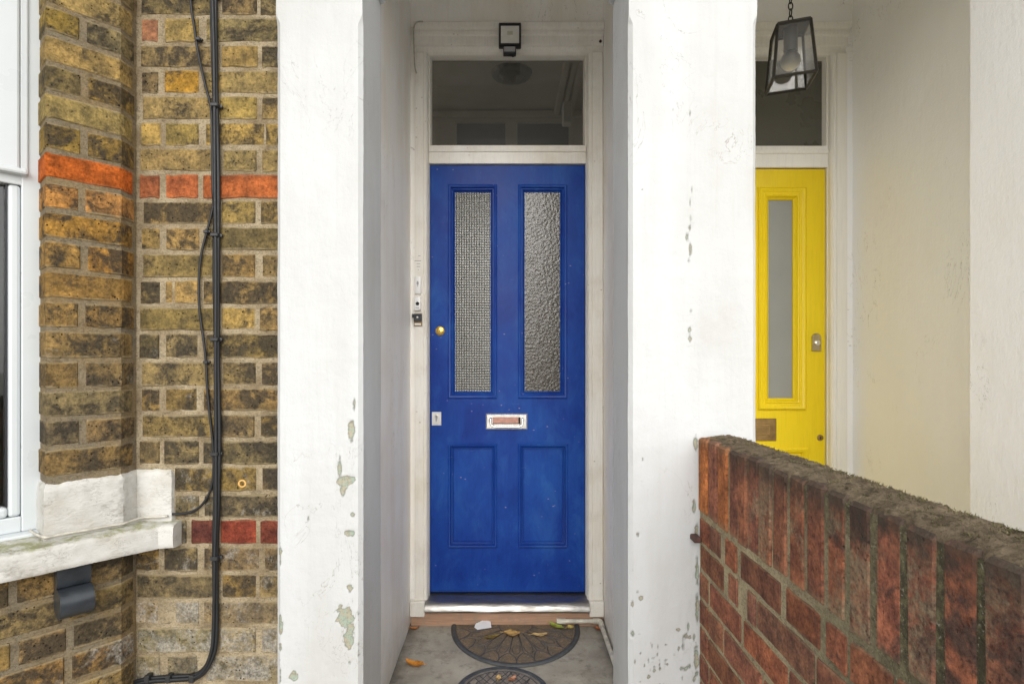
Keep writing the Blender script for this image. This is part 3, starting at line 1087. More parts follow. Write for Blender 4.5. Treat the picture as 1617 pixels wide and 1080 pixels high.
wall_side('porch_wall', XWL, XWL - .30, YPB - .03, 2.88, GZ, ZC, M['porch'], 'stained white plaster side wall left of the blue door')
wall_side('porch_wall', XWR, (XWR + XNL) / 2, YPB - .03, 2.88, GZ, ZC, M['porch'], 'white plaster side wall right of the blue door')
wall_side('porch_wall', XNL, (XWR + XNL) / 2 + .002, YPB - .03, 2.88, GZ, ZC, M['porch_n'], 'hidden plaster side wall left of the yellow door')
wall_side('porch_wall', XNR, XNR + .30, YPB - .03, 2.88, GZ, ZC, M['porch_n'], 'broad cream plaster side wall right of the yellow door')
YF = YD - .045       # face of door frames
ZH = PZ(38, YF)
ob = MB().bbox(XWL - .02, XWR + .02, YF + .012, YF + .14, ZH - .01, ZC + .05, .002)
ob.box(XWL - .01, PX(655, YF) - .0005, YF + .014, YF + .13, 0, ZH - .011).box(PX(951.5, YF) + .0005, XWR + .01, YF + .014, YF + .13, 0, ZH - .011)
tag(obj('porch_back_wall', ob, M['porch']), 'plaster strip of wall above the blue door frame', 'wall')
ob = MB().bbox(XNL - .02, XNR + .02, YF + .012, YF + .14, ZH - .01, ZC + .05, .002)
ob.box(PX(1338, YF) + .0005, XNR + .01, YF + .014, YF + .13, 0, ZH - .011)
tag(obj('porch_back_wall', ob, M['porch_n']), 'plaster strip of wall above the yellow door frame', 'wall')
cl = MB().box(-1.0, 2.3, 1.66, 2.90, ZC, ZC + .12)
tag(obj('porch_ceiling', cl, M['porch_n']), 'white plaster ceiling over both porches', 'ceiling')
ZL = 2.76
for k, (xa, xb, lab) in enumerate([(XL0 + .0, XR0 + .1, 'white beam over the blue door porch opening'), (XR0 + .104, XN0 + .4, 'white beam over the yellow door porch opening')]):
    hb = MB().bbox(xa, xb, YP + .01, YPB - .01, ZL, 3.19, .006)
    tag(obj('head_beam', hb, M['pillar']), lab, 'beam')
# small corbels at the top of the opening
for x, s_, lab in [(XL1, 1, 'small white corbel at the top of the peeling pillar'), (XR0, -1, 'small white corbel at the top of the wide pillar')]:
    zc = PZ(3, YPB - .02)
    pr = [(0, zc), (.012, zc + .004), (.016, zc + .014), (.012, zc + .022), (.026, zc + .032), (.040, zc + .06), (.044, zc + .13), (.044, ZL + .002), (0, ZL + .002)]
    m = MB()
    n = len(pr)
    ya, yb = YPB - .10, YPB - .004
    vs = [(x + s_ * (a + .001), ya, z) for a, z in pr] + [(x + s_ * (a + .001), yb, z) for a, z in pr]
    m.add(vs, [(i, (i + 1) % n, n + (i + 1) % n, n + i) for i in range(n)] + [tuple(range(n - 1, -1, -1)), tuple(range(n, 2 * n))])
    tag(obj('corbel', m, M['pillar']), lab, 'corbel')
cano = MB().extr_x([(YW + .02, 3.52), (.80, 3.30), (.78, 3.22), (.86, 3.20), (YW + .02, 3.20)], -4.5, 4.5)  # unseen canopy, added to keep skylight off the pillar and wall fronts
tag(obj('shade_canopy', cano, M['porch_n']), 'lean-to roof added out of view to cut skylight on the porch fronts', 'sunshade')
hw = MB().box(-4.5, 4.5, YW + .022, YPB + .9, 3.3, 6.5)
hw.box(-4.5, -1.36, YW + .3, YW + 1.2, GZ, 3.3)
hw.box(XN0 + .4, 4.5, YW, YW + 1.2, GZ, 3.3)
tag(obj('house_facade', hw, M['upper']), 'brick house front above and beyond the two porches', 'house')


# ------------------------------------------------------------------ door frames
def door_frame(label, xo0, xo1, xi0, xi1, zt0, zt1, zf1, zh, mat, name='door_frame', pane=None):
    """xo: outer edges, xi: door edges, zt0-zt1 transom, zf1 top of fanlight, zh top of head"""
    t = thing(name, label, 'door frame', ((xo0 + xo1) / 2, YF + .05, 0))
    yb = YD + .06
    zb = PZ(947, YF)
    for s, xo, xi in ((1, xo0, xi0), (-1, xo1, xi1)):
        w_ = abs(xi - xo)
        pr = [(0, 0), (.62, 0), (.64, .004), (.70, .004), (.72, -.001), (.86, -.002), (.93, .006), (.96, .012), (.97, .030), (1.0, .032), (1.0, .10), (0, .10)]
        pl = [(xo + s * w_ * a, YF + d) for a, d in pr]
        obj('jamb', MB().prism(pl if s > 0 else pl[::-1], zb, zf1), mat, t)
    # head with stepped mouldings
    zz = zh - zf1
    pr = [(YF + .10, zf1 + .001), (YF + .026, zf1 + .001), (YF + .024, zf1 + .10 * zz), (YF + .012, zf1 + .24 * zz), (YF + .002, zf1 + .27 * zz), (YF, zf1 + .30 * zz), (YF, zf1 + .56 * zz), (YF - .010, zf1 + .60 * zz), (YF - .012, zf1 + .70 * zz),
          (YF - .006, zf1 + .72 * zz), (YF - .018, zf1 + .78 * zz), (YF - .022, zf1 + .96 * zz), (YF - .018, zh), (YF + .10, zh)]
    obj('head', MB().extr_x(pr, xo0 - .004, xo1 + .004), mat, t)
    # transom
    zz = zt1 - zt0
    pr = [(YD + .06, zt0), (YD - .016, zt0), (YD - .018, zt0 + .62 * zz), (YD - .026, zt0 + .66 * zz), (YD - .028, zt0 + .78 * zz), (YD - .020, zt0 + .82 * zz), (YD - .022, zt0 + .97 * zz), (YD - .010, zt1 + .002), (YD + .06, zt1 + .006)]
    obj('transom', MB().extr_x(pr, xi0 + .0005, xi1 - .0005), mat, t)
    # fanlight bead and pane
    e = .004
    obj('fanlight_bead', MB().ring(xi0 + e, xi1 - e, zt1 + .004, zf1 - .001, [(-.004, YD - .012), (.001, YD - .014), (.006, YD + .016), (.006, YD + .03)]), mat, t)
    obj('fanlight_pane', MB().box(xi0 + .004, xi1 - .004, YD + .018, YD + .023, zt1 + .005, zf1 - .003), pane or M['glass'], t)
    return t


xi0, xi1 = PX(678.5, YD), PX(924.5, YD)
dfb = door_frame('cream painted frame with fanlight around the blue door', PX(655, YF), PX(951.5, YF), xi0, xi1, PZ(260, YD), PZ(233, YD), PZ(91, YD), ZH, M['frame'], pane=M['dusty'])
xn1 = PX(1304, YD)
xn0 = xn1 - .765
dfy = door_frame('white painted frame with fanlight around the yellow door', XNL + .03, PX(1338, YF), xn0, xn1, PZ(266, YD), PZ(234, YD), PZ(92, YD), ZH, M['frame_n'], pane=M['film'])
# plinth blocks of the blue frame, metal threshold, timber riser
zb = PZ(947, YF)
for xa, xb in ((XWL + .002, PX(671.5, YF)), (PX(930, YF), XWR - .002)):
    obj('plinth_block', MB().bbox(xa, xb, YF - .022, YF + .10, PZ(971, YF), zb - .001, .003), M['frame'], dfb)
zs0, zs1 = PZ(969, YF - .04), PZ(935.5, YD)
pr = [(YD + .06, zs1), (YD + .004, zs1 - .002), (YF + .008, zs1 - .016), (YF - .012, zs1 - .020), (YF - .026, zs1 - .027), (YF - .036, zs1 - .04), (YF - .039, zs1 - .056), (YF - .036, zs0 + .012), (YF - .030, zs0), (YF + .0, zs0), (YD + .06, zs0)]
xs = np.linspace(PX(672, YF), PX(929.5, YF), 60)
rows = [[(x, y + (.003 * mn.noise((x * 9, 0, z * 8)) if y < YF else 0), z + (.0022 * mn.noise((x * 7, 5, z * 3)) if y < YF + .02 else 0)) for y, z in pr] for x in xs]
m = MB().grid(rows)
obj('threshold', m, M['alu'], dfb, smooth='auto')
m = MB()
YR = YF - .004
m.bbox(XWL + .003, XWR - .003, YR, YR + .12, -.01, PZ(967, YR), .003)
obj('riser', m, M['wood'], dfb)
# yellow door threshold
obj('threshold', MB().bbox(xn0 - .02, xn1 + .02, YF - .03, YD + .06, .05, PZ(938, YD), .006), M['alu'], dfy)
obj('riser', MB().bbox(XNL + .004, XNR - .004, YF - .004, YF + .11, -.01, .049, .003), M['concrete'], dfy)


# ------------------------------------------------------------------ doors
def leaf_mesh(x0, x1, z0, z1, holes, y0, th=.044):
    xs = sorted({x0, x1, *[h[0] for h in holes], *[h[1] for h in holes]})
    zs = sorted({z0, z1, *[h[2] for h in holes], *[h[3] for h in holes]})
    m = MB()
    for a, b in zip(xs[:-1], xs[1:]):
        for c, d in zip(zs[:-1], zs[1:]):
            if any(h[0] - 1e-6 <= a and b <= h[1] + 1e-6 and h[2] - 1e-6 <= c and d <= h[3] + 1e-6 for h in holes): continue
            m.add([(a, y0, c), (b, y0, c), (b, y0, d), (a, y0, d)], [(0, 1, 2, 3)])
            m.add([(a, y0 + th, c), (b, y0 + th, c), (b, y0 + th, d), (a, y0 + th, d)], [(3, 2, 1, 0)])
    for h in holes: m.ring(h[0], h[1], h[2], h[3], [(0, y0), (0, y0 + th)])
    m.ring(x0, x1, z0, z1, [(.0, y0 + th), (.0, y0)])
    return m


bd_ = thing('front_door', 'blue panelled front door with two textured glass panes', 'door', (0, YD, PZ(935, YD)))
dx0, dx1, dz0, dz1 = xi0 + .003, xi1 - .003, PZ(934, YD), PZ(261.5, YD)
hU = [(PX(709.5, YD), PX(783, YD), PZ(627, YD), PZ(294, YD)), (PX(820, YD), PX(893.5, YD), PZ(627, YD), PZ(294, YD))]
hL = [(PX(709.5, YD), PX(783, YD), PZ(862, YD), PZ(702, YD)), (PX(820, YD), PX(894.5, YD), PZ(862, YD), PZ(702, YD))]
obj('leaf', leaf_mesh(dx0, dx1, dz0, dz1, hU + hL, YD), M['blue'], bd_, fix=False)
for k, h in enumerate(hU):
    obj('moulding', MB().ring(*h, [(-.006, YD + .0005), (-.006, YD - .006), (-.001, YD - .010), (.007, YD - .007), (.010, YD + .004), (.016, YD + .003), (.022, YD + .011), (.024, YD + .018), (.027, YD + .018), (.027, YD + .03)]), M['blue'], bd_, smooth='auto')
    gpn = obj('glass_pane', MB().box(h[0] + .022, h[1] - .022, YD + .0195, YD + .0245, h[2] + .022, h[3] - .022), M['glass_grid'] if k == 0 else M['glass_ham'], bd_)
    gpn['label'] = 'cross reeded glass pane with a fine grid' if k == 0 else 'hammered glass pane with a pebbled surface'
for h in hL:
    obj('moulding', MB().ring(*h, [(-.006, YD + .0005), (-.006, YD - .007), (-.001, YD - .011), (.005, YD - .009), (.008, YD + .007), (.012, YD + .008), (.015, YD + .002), (.018, YD + .003), (.020, YD + .015)]), M['blue'], bd_, smooth='auto')
    obj('panel', MB().bbox(h[0] + .001, h[1] - .001, YD + .014, YD + .03, h[2] + .001, h[3] - .001, .001), M['blue'], bd_)
# letterbox
lx0, lx1, lz0, lz1 = PX(767.5, YD), PX(832.5, YD), PZ(677.5, YD), PZ(653, YD)
ap = (PX(778, YD), PX(822, YD), PZ(669.5, YD), PZ(658.5, YD))
m = leaf_mesh(lx0, lx1, lz0, lz1, [ap], YD - .004, .004)
lb = obj('letterbox', m, M['chrome'], bd_, fix=False)
obj('surround', MB().ring(lx0, lx1, lz0, lz1, [(0, YD - .003), (.002, YD - .007), (.005, YD - .0045)]), M['chrome'], lb, smooth='auto')
obj('flap', MB().bbox(ap[0] + .001, ap[1] - .010, YD - .003, YD - .001, ap[2] + .004, ap[3] - .001, .0005), M['pinkflap'], lb)
obj('inner_slot', MB().box(ap[0] - .001, ap[1] + .001, YD - .0006, YD - .0002, ap[2] - .001, ap[3] + .001), M['dark'], lb)
hp = catmull([(ap[0] - .008, YD - .006, ap[3] - .002), (ap[0] - .009, YD - .022, ap[3] - .006), (ap[0] - .008, YD - .026, ap[2] + .002), (ap[0] + .004, YD - .028, ap[2] - .008), (ap[0] + .03, YD - .028, ap[2] - .011),
              (ap[1] - .03, YD - .028, ap[2] - .011), (ap[1] - .004, YD - .028, ap[2] - .008), (ap[1] + .008, YD - .026, ap[2] + .002), (ap[1] + .009, YD - .022, ap[3] - .006), (ap[1] + .008, YD - .006, ap[3] - .002)], 6)
obj('pull', MB().tube(hp, .0048, 10), M['chrome'], lb, smooth=True)
for x in (ap[0] - .015, ap[1] + .015):
    obj('screw', MB().disc((x, YD - .004, (lz0 + lz1) / 2 + .006), .0042, n=14, prof=[(.0042, 0), (.0036, .0022), (.0001, .003)]), M['chrome'], lb, smooth=True)
# square lock plate with euro cylinder
lp = obj('lock_plate', MB().bbox(PX(682, YD), PX(697, YD), YD - .004, YD - .0003, PZ(671.5, YD), PZ(650, YD), .001), M['steel'], bd_)
cx, cz = PX(689.5, YD), PZ(657.5, YD)
m = MB().disc((cx, YD - .004, cz), .0085, n=18, prof=[(.0082, 0), (.0082, .004), (.007, .005), (.0001, .005)])
m.bbox(cx - .0045, cx + .0045, YD - .0085, YD - .004, cz - .024, cz - .004, .001)
cy = obj('cylinder', m, M['chrome'], lp, smooth='auto')
obj('keyhole', MB().bbox(cx - .001, cx + .001, YD - .0097, YD - .0088, cz - .004, cz + .004, .0002), M['dark'], lp)
# brass night latch
cx, cz = PX(695, YD), PZ(522.5, YD)
yl = obj('latch_cylinder', MB().disc((cx, YD, cz), .022, n=28, prof=[(.0235, 0), (.0235, .003), (.019, .007), (.0165, .0075), (.016, .010), (.0145, .011), (.0001, .011)]), M['brass'], bd_, smooth='auto')
obj('keyhole', MB().bbox(cx - .0012, cx + .0012, YD - .0125, YD - .0112, cz - .006, cz + .005, .0003), M['dark'], yl)

yd_ = thing('front_door', 'bright yellow front door with narrow frosted glass, half hidden by the pillar', 'door', ((xn0 + xn1) / 2, YD, PZ(935, YD)))
ex0, ex1, ez0, ez1 = xn0 + .003, xn1 - .003, PZ(937, YD), PZ(267.5, YD)
xc = (ex0 + ex1) / 2
rA = (PX(1198, YD), PX(1271, YD), PZ(646, YD), PZ(298, YD))
rB = (PX(1198, YD), PX(1275, YD), PZ(885, YD), PZ(708, YD))
mir = lambda h: (2 * xc - h[1], 2 * xc - h[0], h[2], h[3])
hh = [rA, mir(rA), rB, mir(rB)]
obj('leaf', leaf_mesh(ex0, ex1, ez0, ez1, hh, YD), M['yellow'], yd_, fix=False)
for h in hh[:2]:
    gx = (PX(1250, YD) - PX(1213, YD)) / 2
    obj('moulding', MB().ring(*h, [(-.004, YD + .0005), (-.004, YD - .007), (.004, YD - .014), (.012, YD - .012), (.020, YD - .004), (.028, YD - .003), (.032, YD - .007), (.037, YD - .005), (.042, YD + .004), (.052, YD + .010), (.0545, YD + .022)]), M['yellow'], yd_, smooth='auto')
    obj('glass_pane', MB().box(h[0] + .050, h[1] - .050, YD + .018, YD + .023, h[2] + .050, h[3] - .050), M['glass_frost'], yd_)
for h in hh[2:]:
    obj('moulding', MB().ring(*h, [(-.004, YD + .0005), (-.004, YD - .005), (.004, YD - .010), (.014, YD - .006), (.022, YD + .004), (.026, YD + .012)]), M['yellow'], yd_, smooth='auto')
    obj('panel', MB().bbox(h[0] + .001, h[1] - .001, YD + .010, YD + .03, h[2] + .001, h[3] - .001, .001), M['yellow'], yd_)
# its letter plate, latch, keyhole
px1, pz0, pz1 = PX(1225.5, YD), PZ(696, YD), PZ(660.5, YD)
lpo = obj('letter_plate', MB().bbox(2 * xc - px1, px1, YD - .005, YD - .0003, pz0, pz1, .0015), M['oldbrass'], yd_)
fx1 = PX(1214.5, YD)
obj('flap', MB().ring(2 * xc - fx1, fx1, PZ(686, YD), PZ(670.5, YD), [(0, YD - .0048), (0, YD - .0068), (.002, YD - .0075), (.2 * .02, YD - .0072), (.0199, YD - .0072)]), M['oldbrass'], lpo)
cx, cz = PX(1288.5, YD), PZ(540.5, YD)
rw, rh = .0215, .044
pl = []
for a in np.linspace(0, math.pi, 12): pl.append((cx + rw * math.cos(a), cz + rh - rw + rw * math.sin(a)))
pl += [(cx - rw, cz - rh), (cx + rw, cz - rh)]
n = len(pl)
m = MB()
rows = [[(x, YD - .0003, z) for x, z in pl], [(x, YD - .007, z) for x, z in pl], [(cx + (x - cx) * .85, YD - .010, cz + (z - cz) * .92) for x, z in pl]]
m.grid(rows, close_u=True)
m.f.append(tuple(2 * n + k for k in range(n)))
esc = obj('latch_escutcheon', m, M['nickel'], yd_, smooth='auto')
obj('latch_cylinder', MB().disc((cx + .002, YD - .010, cz - .004), .012, n=18, prof=[(.0125, 0), (.012, .005), (.009, .006), (.0085, .0045), (.0001, .0045)]), M['chrome'], esc, smooth='auto')
cx, cz = PX(1295, YD), PZ(691, YD)
kh = obj('keyhole_escutcheon', MB().disc((cx, YD, cz), .015, n=20, prof=[(.0155, 0), (.015, .003), (.012, .004), (.0001, .004)]), M['oldbrass'], yd_, smooth='auto')
obj('keyhole', MB().bbox(cx - .0022, cx + .0022, YD - .0052, YD - .0041, cz - .008, cz + .006, .0005), M['dark'], kh)

# ------------------------------------------------------------------ hall behind the fanlights
hx0, hx1 = -.62, .62
YI = YD + .07
hz = 3.05
YB = 4.05
structure(obj('interior_wall', MB().box(hx0 - .06, hx0, YI, 2.95, .1, hz).box(hx0 - .06, hx0, 4.0, 6.0, .1, hz).box(hx0 - .06, hx0, 2.95, 4.0, .1, .7), M['hall']))  # unseen gap added in this side wall to let daylight into the hall
structure(obj('interior_wall', MB().box(hx1, hx1 + .06, YI, 6.0, .1, hz), M['hall']))
structure(obj('interior_wall', MB().box(2.1, 2.16, YI, 6.0, .1, hz), M['hall']))
structure(obj('interior_wall', MB().box(hx1 + .06, 2.1, YB, YB + .06, .1, hz), M['hall']))
structure(obj('interior_ceiling', MB().box(hx0 - .1, 2.2, YI - .06, 6.05, hz, hz + .08), M['hall']))
structure(obj('interior_wall', MB().box(hx0 - .06, 2.16, 5.95, 6.0, .1, hz), M['hall']))
ip = thing('inner_door_screen', 'white glazed screen inside the hall seen through the blue door fanlight', 'screen', (0, YB, .1))
za, zb_ = PZ(233, YB) - .02, PZ(194, YB)
p1, p2 = (PX(721, YB), PX(798, YB)), (PX(817, YB), PX(898, YB))
m = leaf_mesh(hx0 + .002, hx1 - .002, .1, hz - .002, [(p1[0], p1[1], .9, zb_), (p2[0], p2[1], .9, zb_)], YB, .05)
obj('screen_frame', m, M['hall'], ip, fix=False)
obj('cornice', MB().bbox(hx0 + .003, hx1 - .003, YB - .035, YB - .0005, PZ(188, YB), PZ(178, YB), .006), M['hall'], ip)
for p in (p1, p2): obj('pane', MB().box(p[0] - .004, p[1] + .004, YB + .02, YB + .026, .896, zb_ + .004), M['hallpane'], ip)
rz = hz - .0005
m = MB()
for k in range(16):
    a = k * math.pi / 8
    c = (.03 + .09 * math.cos(a), 3.52 + .09 * math.sin(a))
    m.disc((c[0], c[1], rz), .04, 'z', 10, prof=[(.04, 0), (.03, -.02), (.0001, -.026)])
m.disc((.03, 3.52, rz), .07, 'z', 20, prof=[(.09, 0), (.07, -.03), (.03, -.04), (.0001, -.06)])
tag(obj('ceiling_rose', m, M['room'], smooth='auto'), 'plaster ceiling rose in the hall behind the fanlight', 'ceiling rose')
m = MB()
for k, (a, b) in enumerate([(.0, .05), (.05, .03), (.09, .06)]):
    m.bbox(PX(884, 3.6) + a, PX(884, 3.6) + a + .036, YI, YB - .002, hz - b, hz - .001, .006)
tag(obj('boxed_pipework', m, M['hall']), 'boxed pipes along the hall ceiling behind the fanlight', 'pipes')
m = MB().bbox(PX(889.5, 3.05), PX(903, 3.05), 3.05, 3.12, PZ(193, 3.05), PZ(160, 3.05), .004)
tag(obj('meter_box', m, M['frame_n']), 'small cream box high in the hall behind the fanlight', 'box')

# ------------------------------------------------------------------ fittings on the blue frame
# floodlight
fy = YF - .06
fl_ = thing('security_floodlight', 'black square security floodlight with motion sensor above the blue door', 'floodlight', (PX(805, fy), fy, PZ(90, fy)))
x0, x1, z0, z1 = PX(787.5, fy), PX(823, fy), PZ(75.5, fy), PZ(38.8, fy)
m = MB().bbox(x0, x1, fy - .012, fy + .018, z0, z1, .005, 2)
hs_ = obj('housing', m, M['black'], fl_)
obj('rim', MB().ring(x0 + .001, x1 - .001, z0 + .001, z1 - .001, [(0, fy - .011), (.002, fy - .0165), (.008, fy - .0165), (.010, fy - .0135)]), M['black'], fl_)
obj('lens', MB().bbox(x0 + .010, x1 - .010, fy - .0145, fy - .0122, z0 + .013, z1 - .016, .0004), M['lens'], fl_)
xc_ = (x0 + x1) / 2
obj('led_chip', MB().bbox(xc_ - .013, xc_ + .013, fy - .0152, fy - .0146, (z0 + z1) / 2 - .004, (z0 + z1) / 2 + .014, .0002), M['chip'], fl_)
m = MB().bbox(PX(790, fy), PX(819.5, fy), fy - .008, fy + .004, PZ(77.5, fy), PZ(71.5, fy) - .001, .002)
m.bbox(xc_ - .012, xc_ + .012, fy - .004, fy + .075, PZ(77, fy), PZ(72, fy), .002)
obj('bracket', m, M['black'], fl_)
sn = MB().bbox(PX(794.5, fy), PX(815, fy), fy - .020, fy + .018, PZ(87.5, fy), PZ(77.6, fy), .005, 2)
so = obj('sensor', sn, M['black'], fl_)
obj('sensor_window', MB().bbox(PX(796, fy), PX(813.5, fy), fy - .024, fy - .0202, PZ(85.8, fy), PZ(78.2, fy), .0015, 2), M['grey_pl'], so)
obj('knob', MB().disc((PX(810, fy), fy - .004, PZ(90.5, fy)), .004, 'z', 12, prof=[(.0001, -.001), (.005, -.001), (.005, .012), (.0001, .012)]), M['black'], so)

YJ = YF - .0005
bl1 = thing('doorbell', 'upper slim white doorbell with leaf shaped button on the frame', 'doorbell', (PX(660, YJ), YJ, PZ(465, YJ)))
obj('plate', MB().bbox(PX(655.6, YJ), PX(665.4, YJ), YJ - .014, YJ, PZ(464.5, YJ), PZ(437, YJ), .004, 2), M['white_pl'], bl1, smooth='auto')
cx, cz = PX(660.2, YJ), PZ(448, YJ)
pl = [(0, .012), (.004, .006), (.0055, .001), (.004, -.005), (.0012, -.009), (.0012, -.017), (-.0012, -.017), (-.0012, -.009), (-.004, -.005), (-.0055, .001), (-.004, .006)]
m = MB()
m.add([(cx + a, YJ - .0145, cz + b) for a, b in pl] + [(cx + a, YJ - .0128, cz + b) for a, b in pl], [tuple(range(11))] + [(i, (i + 1) % 11, 11 + (i + 1) % 11, 11 + i) for i in range(11)])
obj('button', m, M['grey_pl'], bl1)
bl2 = thing('doorbell', 'lower white doorbell with round black button on the frame', 'doorbell', (PX(660, YJ), YJ, PZ(491, YJ)))
obj('plate', MB().bbox(PX(654.8, YJ), PX(665, YJ), YJ - .016, YJ, PZ(490.5, YJ), PZ(469, YJ), .003, 2), M['white_pl'], bl2, smooth='auto')
obj('button', MB().disc((PX(660, YJ), YJ - .016, PZ(480, YJ)), .0085, n=20, prof=[(.0088, 0), (.008, .0025), (.0055, .0028), (.005, .0015), (.0001, .0015)]), M['dark'], bl2, smooth='auto')
obj('print', MB().bbox(PX(657, YJ), PX(662.5, YJ), YJ - .0166, YJ - .0161, PZ(486.9, YJ), PZ(486.2, YJ), .0001), M['grey_pl'], bl2)
ks = thing('door_stay', 'small dark metal bracket with a round stud below the doorbells', 'bracket', (PX(660, YJ), YJ, PZ(516, YJ)))
obj('plate', MB().bbox(PX(653.8, YJ), PX(666.6, YJ), YJ - .006, YJ, PZ(515, YJ), PZ(495.5, YJ), .001), M['oldbrass'], ks)
obj('clip', MB().bbox(PX(654.2, YJ), PX(666.8, YJ), YJ - .018, YJ - .0062, PZ(508, YJ), PZ(496, YJ), .002), M['iron'], ks)
obj('arm', MB().bbox(PX(651.2, YJ), PX(654, YJ), YJ - .014, YJ - .004, PZ(502, YJ), PZ(496, YJ), .001), M['iron'], ks)
obj('stud', MB().disc((PX(660, YJ), YJ - .018, PZ(501.5, YJ)), .006, n=16, prof=[(.006, 0), (.0055, .002), (.0001, .003)]), M['chrome'], ks, smooth=True)
obj('lip', MB().bbox(PX(655.2, YJ), PX(665.2, YJ), YJ - .012, YJ - .0062, PZ(513.6, YJ), PZ(510.8, YJ), .001), M['white_pl'], ks)
# faint worn label above the bells
m = MB()
for a, b, y in [(652.5, 664, 412), (656, 662.5, 416.6), (656, 662.5, 421), (658, 660.5, 426), (658.5, 663, 404.2)]:
    m.bbox(PX(a + 2, YJ), PX(b + 1, YJ), YJ - .0008, YJ - .0002, PZ(y + .5, YJ), PZ(y - .4, YJ), .0001)
pm = obj('label_marks', m, M['grey_pl'], dfb)
# small white wire at the top of the frame, screws
wp = catmull([(PX(668, YF - .024), YF - .028, PZ(40, YF)), (PX(660, YF), YF - .028, PZ(41, YF)), (PX(655, YF), YF - .024, PZ(48, YF)), (PX(654, YF), YF - .012, PZ(64, YF)), (PX(654.5, YF), YF - .006, PZ(90, YF)), (PX(655.5, YF), YF - .005, PZ(108, YF)), (PX(658, YF), YF - .004, PZ(117, YF))], 6)
tag(obj('wire', MB().tube(wp, .0032, 8), M['wirewhite'], smooth=True), 'thin cream wire down the top left corner of the blue door frame', 'wire')
hk = MB().disc((PX(948, YF), YF, PZ(66, YF)), .006, n=12, prof=[(.007, 0), (.006, .006), (.0001, .008)])
tag(obj('nail', hk, M['rust'], smooth=True), 'dark nail head at the top right of the blue door frame', 'nail')

# ------------------------------------------------------------------ cables on the brick wall
yc = YW - .012
main = [(335, -495), (336, -300), (337, -90), (337, 0), (338.5, 80), (340, 160), (341.5, 280), (341.5, 420), (342, 560), (343, 690), (342, 800), (340, 870), (340, 940), (339, 1000), (335, 1030), (324, 1055), (308, 1067), (280, 1070), (245, 1072), (222, 1076), (205, 1083)]
cb = thing('cable_bundle', 'thick black cable bundle clipped down the yellow brick wall', 'cable', (PX(341, YW), YW, PZ(1080, YW)))
for dx, r, dy in ((-2.0, .0056, 0), (2.4, .0062, .001), (.3, .005, -.0065)):
    pts = catmull([(PX(x + dx * (1 if y < 1040 else .2) + .8 * math.sin(y / 60 + dx), yc), yc + dy - (.0 if y < 1040 else dx * .001), PZ(y + (dx if y > 1050 else 0), yc)) for x, y in main], 6)
    obj('cable', MB().tube(pts, r, 8), M['cable'], cb, smooth=True)
for y in (-5, 168, 372, 536, 716, 880):
    x = 341 if y > 100 else 337.5
    m = MB().bbox(PX(x - 6, yc), PX(x + 6, yc), yc - .014, YW - .001, PZ(y + 3, yc), PZ(y - 3, yc), .002)
    m.disc((PX(x + 7, yc), YW - .004, PZ(y, yc)), .004, n=10, prof=[(.005, 0), (.005, .008), (.0001, .009)])
    obj('clip', m, M['black'], cb)
for x in (235, 268, 305):
    obj('clip', MB().bbox(PX(x - 4, yc), PX(x + 4, yc), yc - .013, YW - .001, PZ(1075, yc), PZ(1063.5, yc), .002), M['black'], cb)
thin = [(300, -495), (292, -300), (296, -90), (300, 0), (306, 45), (312, 85), (322, 130), (332, 170), (337, 215), (338, 300), (336, 320), (331, 345), (325, 368), (317, 400), (313, 440), (314, 490), (320, 535), (324, 570), (326, 610), (330, 655), (335, 700), (336, 740), (332, 772), (318, 797), (302, 808), (285, 811.5), (271, 812)]
tc = thing('thin_cable', 'thin black cable looping beside the thick cable bundle', 'cable', (PX(320, YW), YW, PZ(812, YW)))
pts = catmull([(PX(x, yc), yc + .004 + (-.012 if 190 < y < 310 else 0), PZ(y, yc)) for x, y in thin], 6)
obj('cable', MB().tube(pts, .0036, 8), M['cable'], tc, smooth=True)
for x, y in ((325, 366), (324.5, 572), (313, 62)):
    m = MB().bbox(PX(x - 3.5, yc), PX(x + 3.5, yc), yc - .004, YW - .001, PZ(y + 2.5, yc), PZ(y - 2.5, yc), .0015)
    m.disc((PX(x + 4, yc), YW - .003, PZ(y - .5, yc)), .003, n=8, prof=[(.0035, 0), (.0035, .007), (.0001, .008)])
    obj('clip', m, M['black'], tc)
# where it runs on over the sill it is painted white
wpts = [(271, 812, YW - .012), (255, 811.5, 1.615), (232, 813, 1.575), (212, 820, 1.54), (190, 827, 1.515), (150, 836, 1.475), (110, 843, 1.43), (76, 848, 1.405), (60, 845, 1.43), (44, 841, 1.45)]
pp = []
for x, y, Y in wpts:
    X = PX(x, Y)
    pp.append((X, Y, SILLT + .0045))
s_list = [(-.05, .016), (-.025, .018), (.0, .018), (.03, .014), (.07, .016), (.11, .013), (.15, .014), (tB + .003, .012)]
pp = [(PX(271, YW), YW - .018, PZ(812, YW)), (PX(255, YW), YW - .022, SILLT + .006), (X_COR + .03, YW - .024, SILLT + .004)] + [tuple((A1 + bd * max(s, 0) + bn * o).to_tuple()) + (SILLT + .003,) for s, o in s_list[2:]] + [tuple((B1 - bn * .03 + bd * .014).to_tuple()) + (SILLT + .004,), tuple((C1 + bn * .02 + bd * .02).to_tuple()) + (SILLT + .006,)]
tag(obj('painted_wire', MB().tube(catmull(pp, 5), .0034, 7), M['wirewhite'], smooth=True), 'white painted wire lying along the back of the window sill', 'wire')
# wall plug in a brick
wq = MB().disc((PX(383, YW), YW - .0002, PZ(763, YW)), .01, n=14, prof=[(.012, -.003), (.0115, .0035), (.008, .004), (.0065, -.001)])
tag(obj('wall_plug', wq, simple('ochre_plug', (0.62, 0.36, 0.10), .6, 0, .2, 80), smooth='auto'), 'ochre wall plug in a brick right of the cables', 'wall plug')

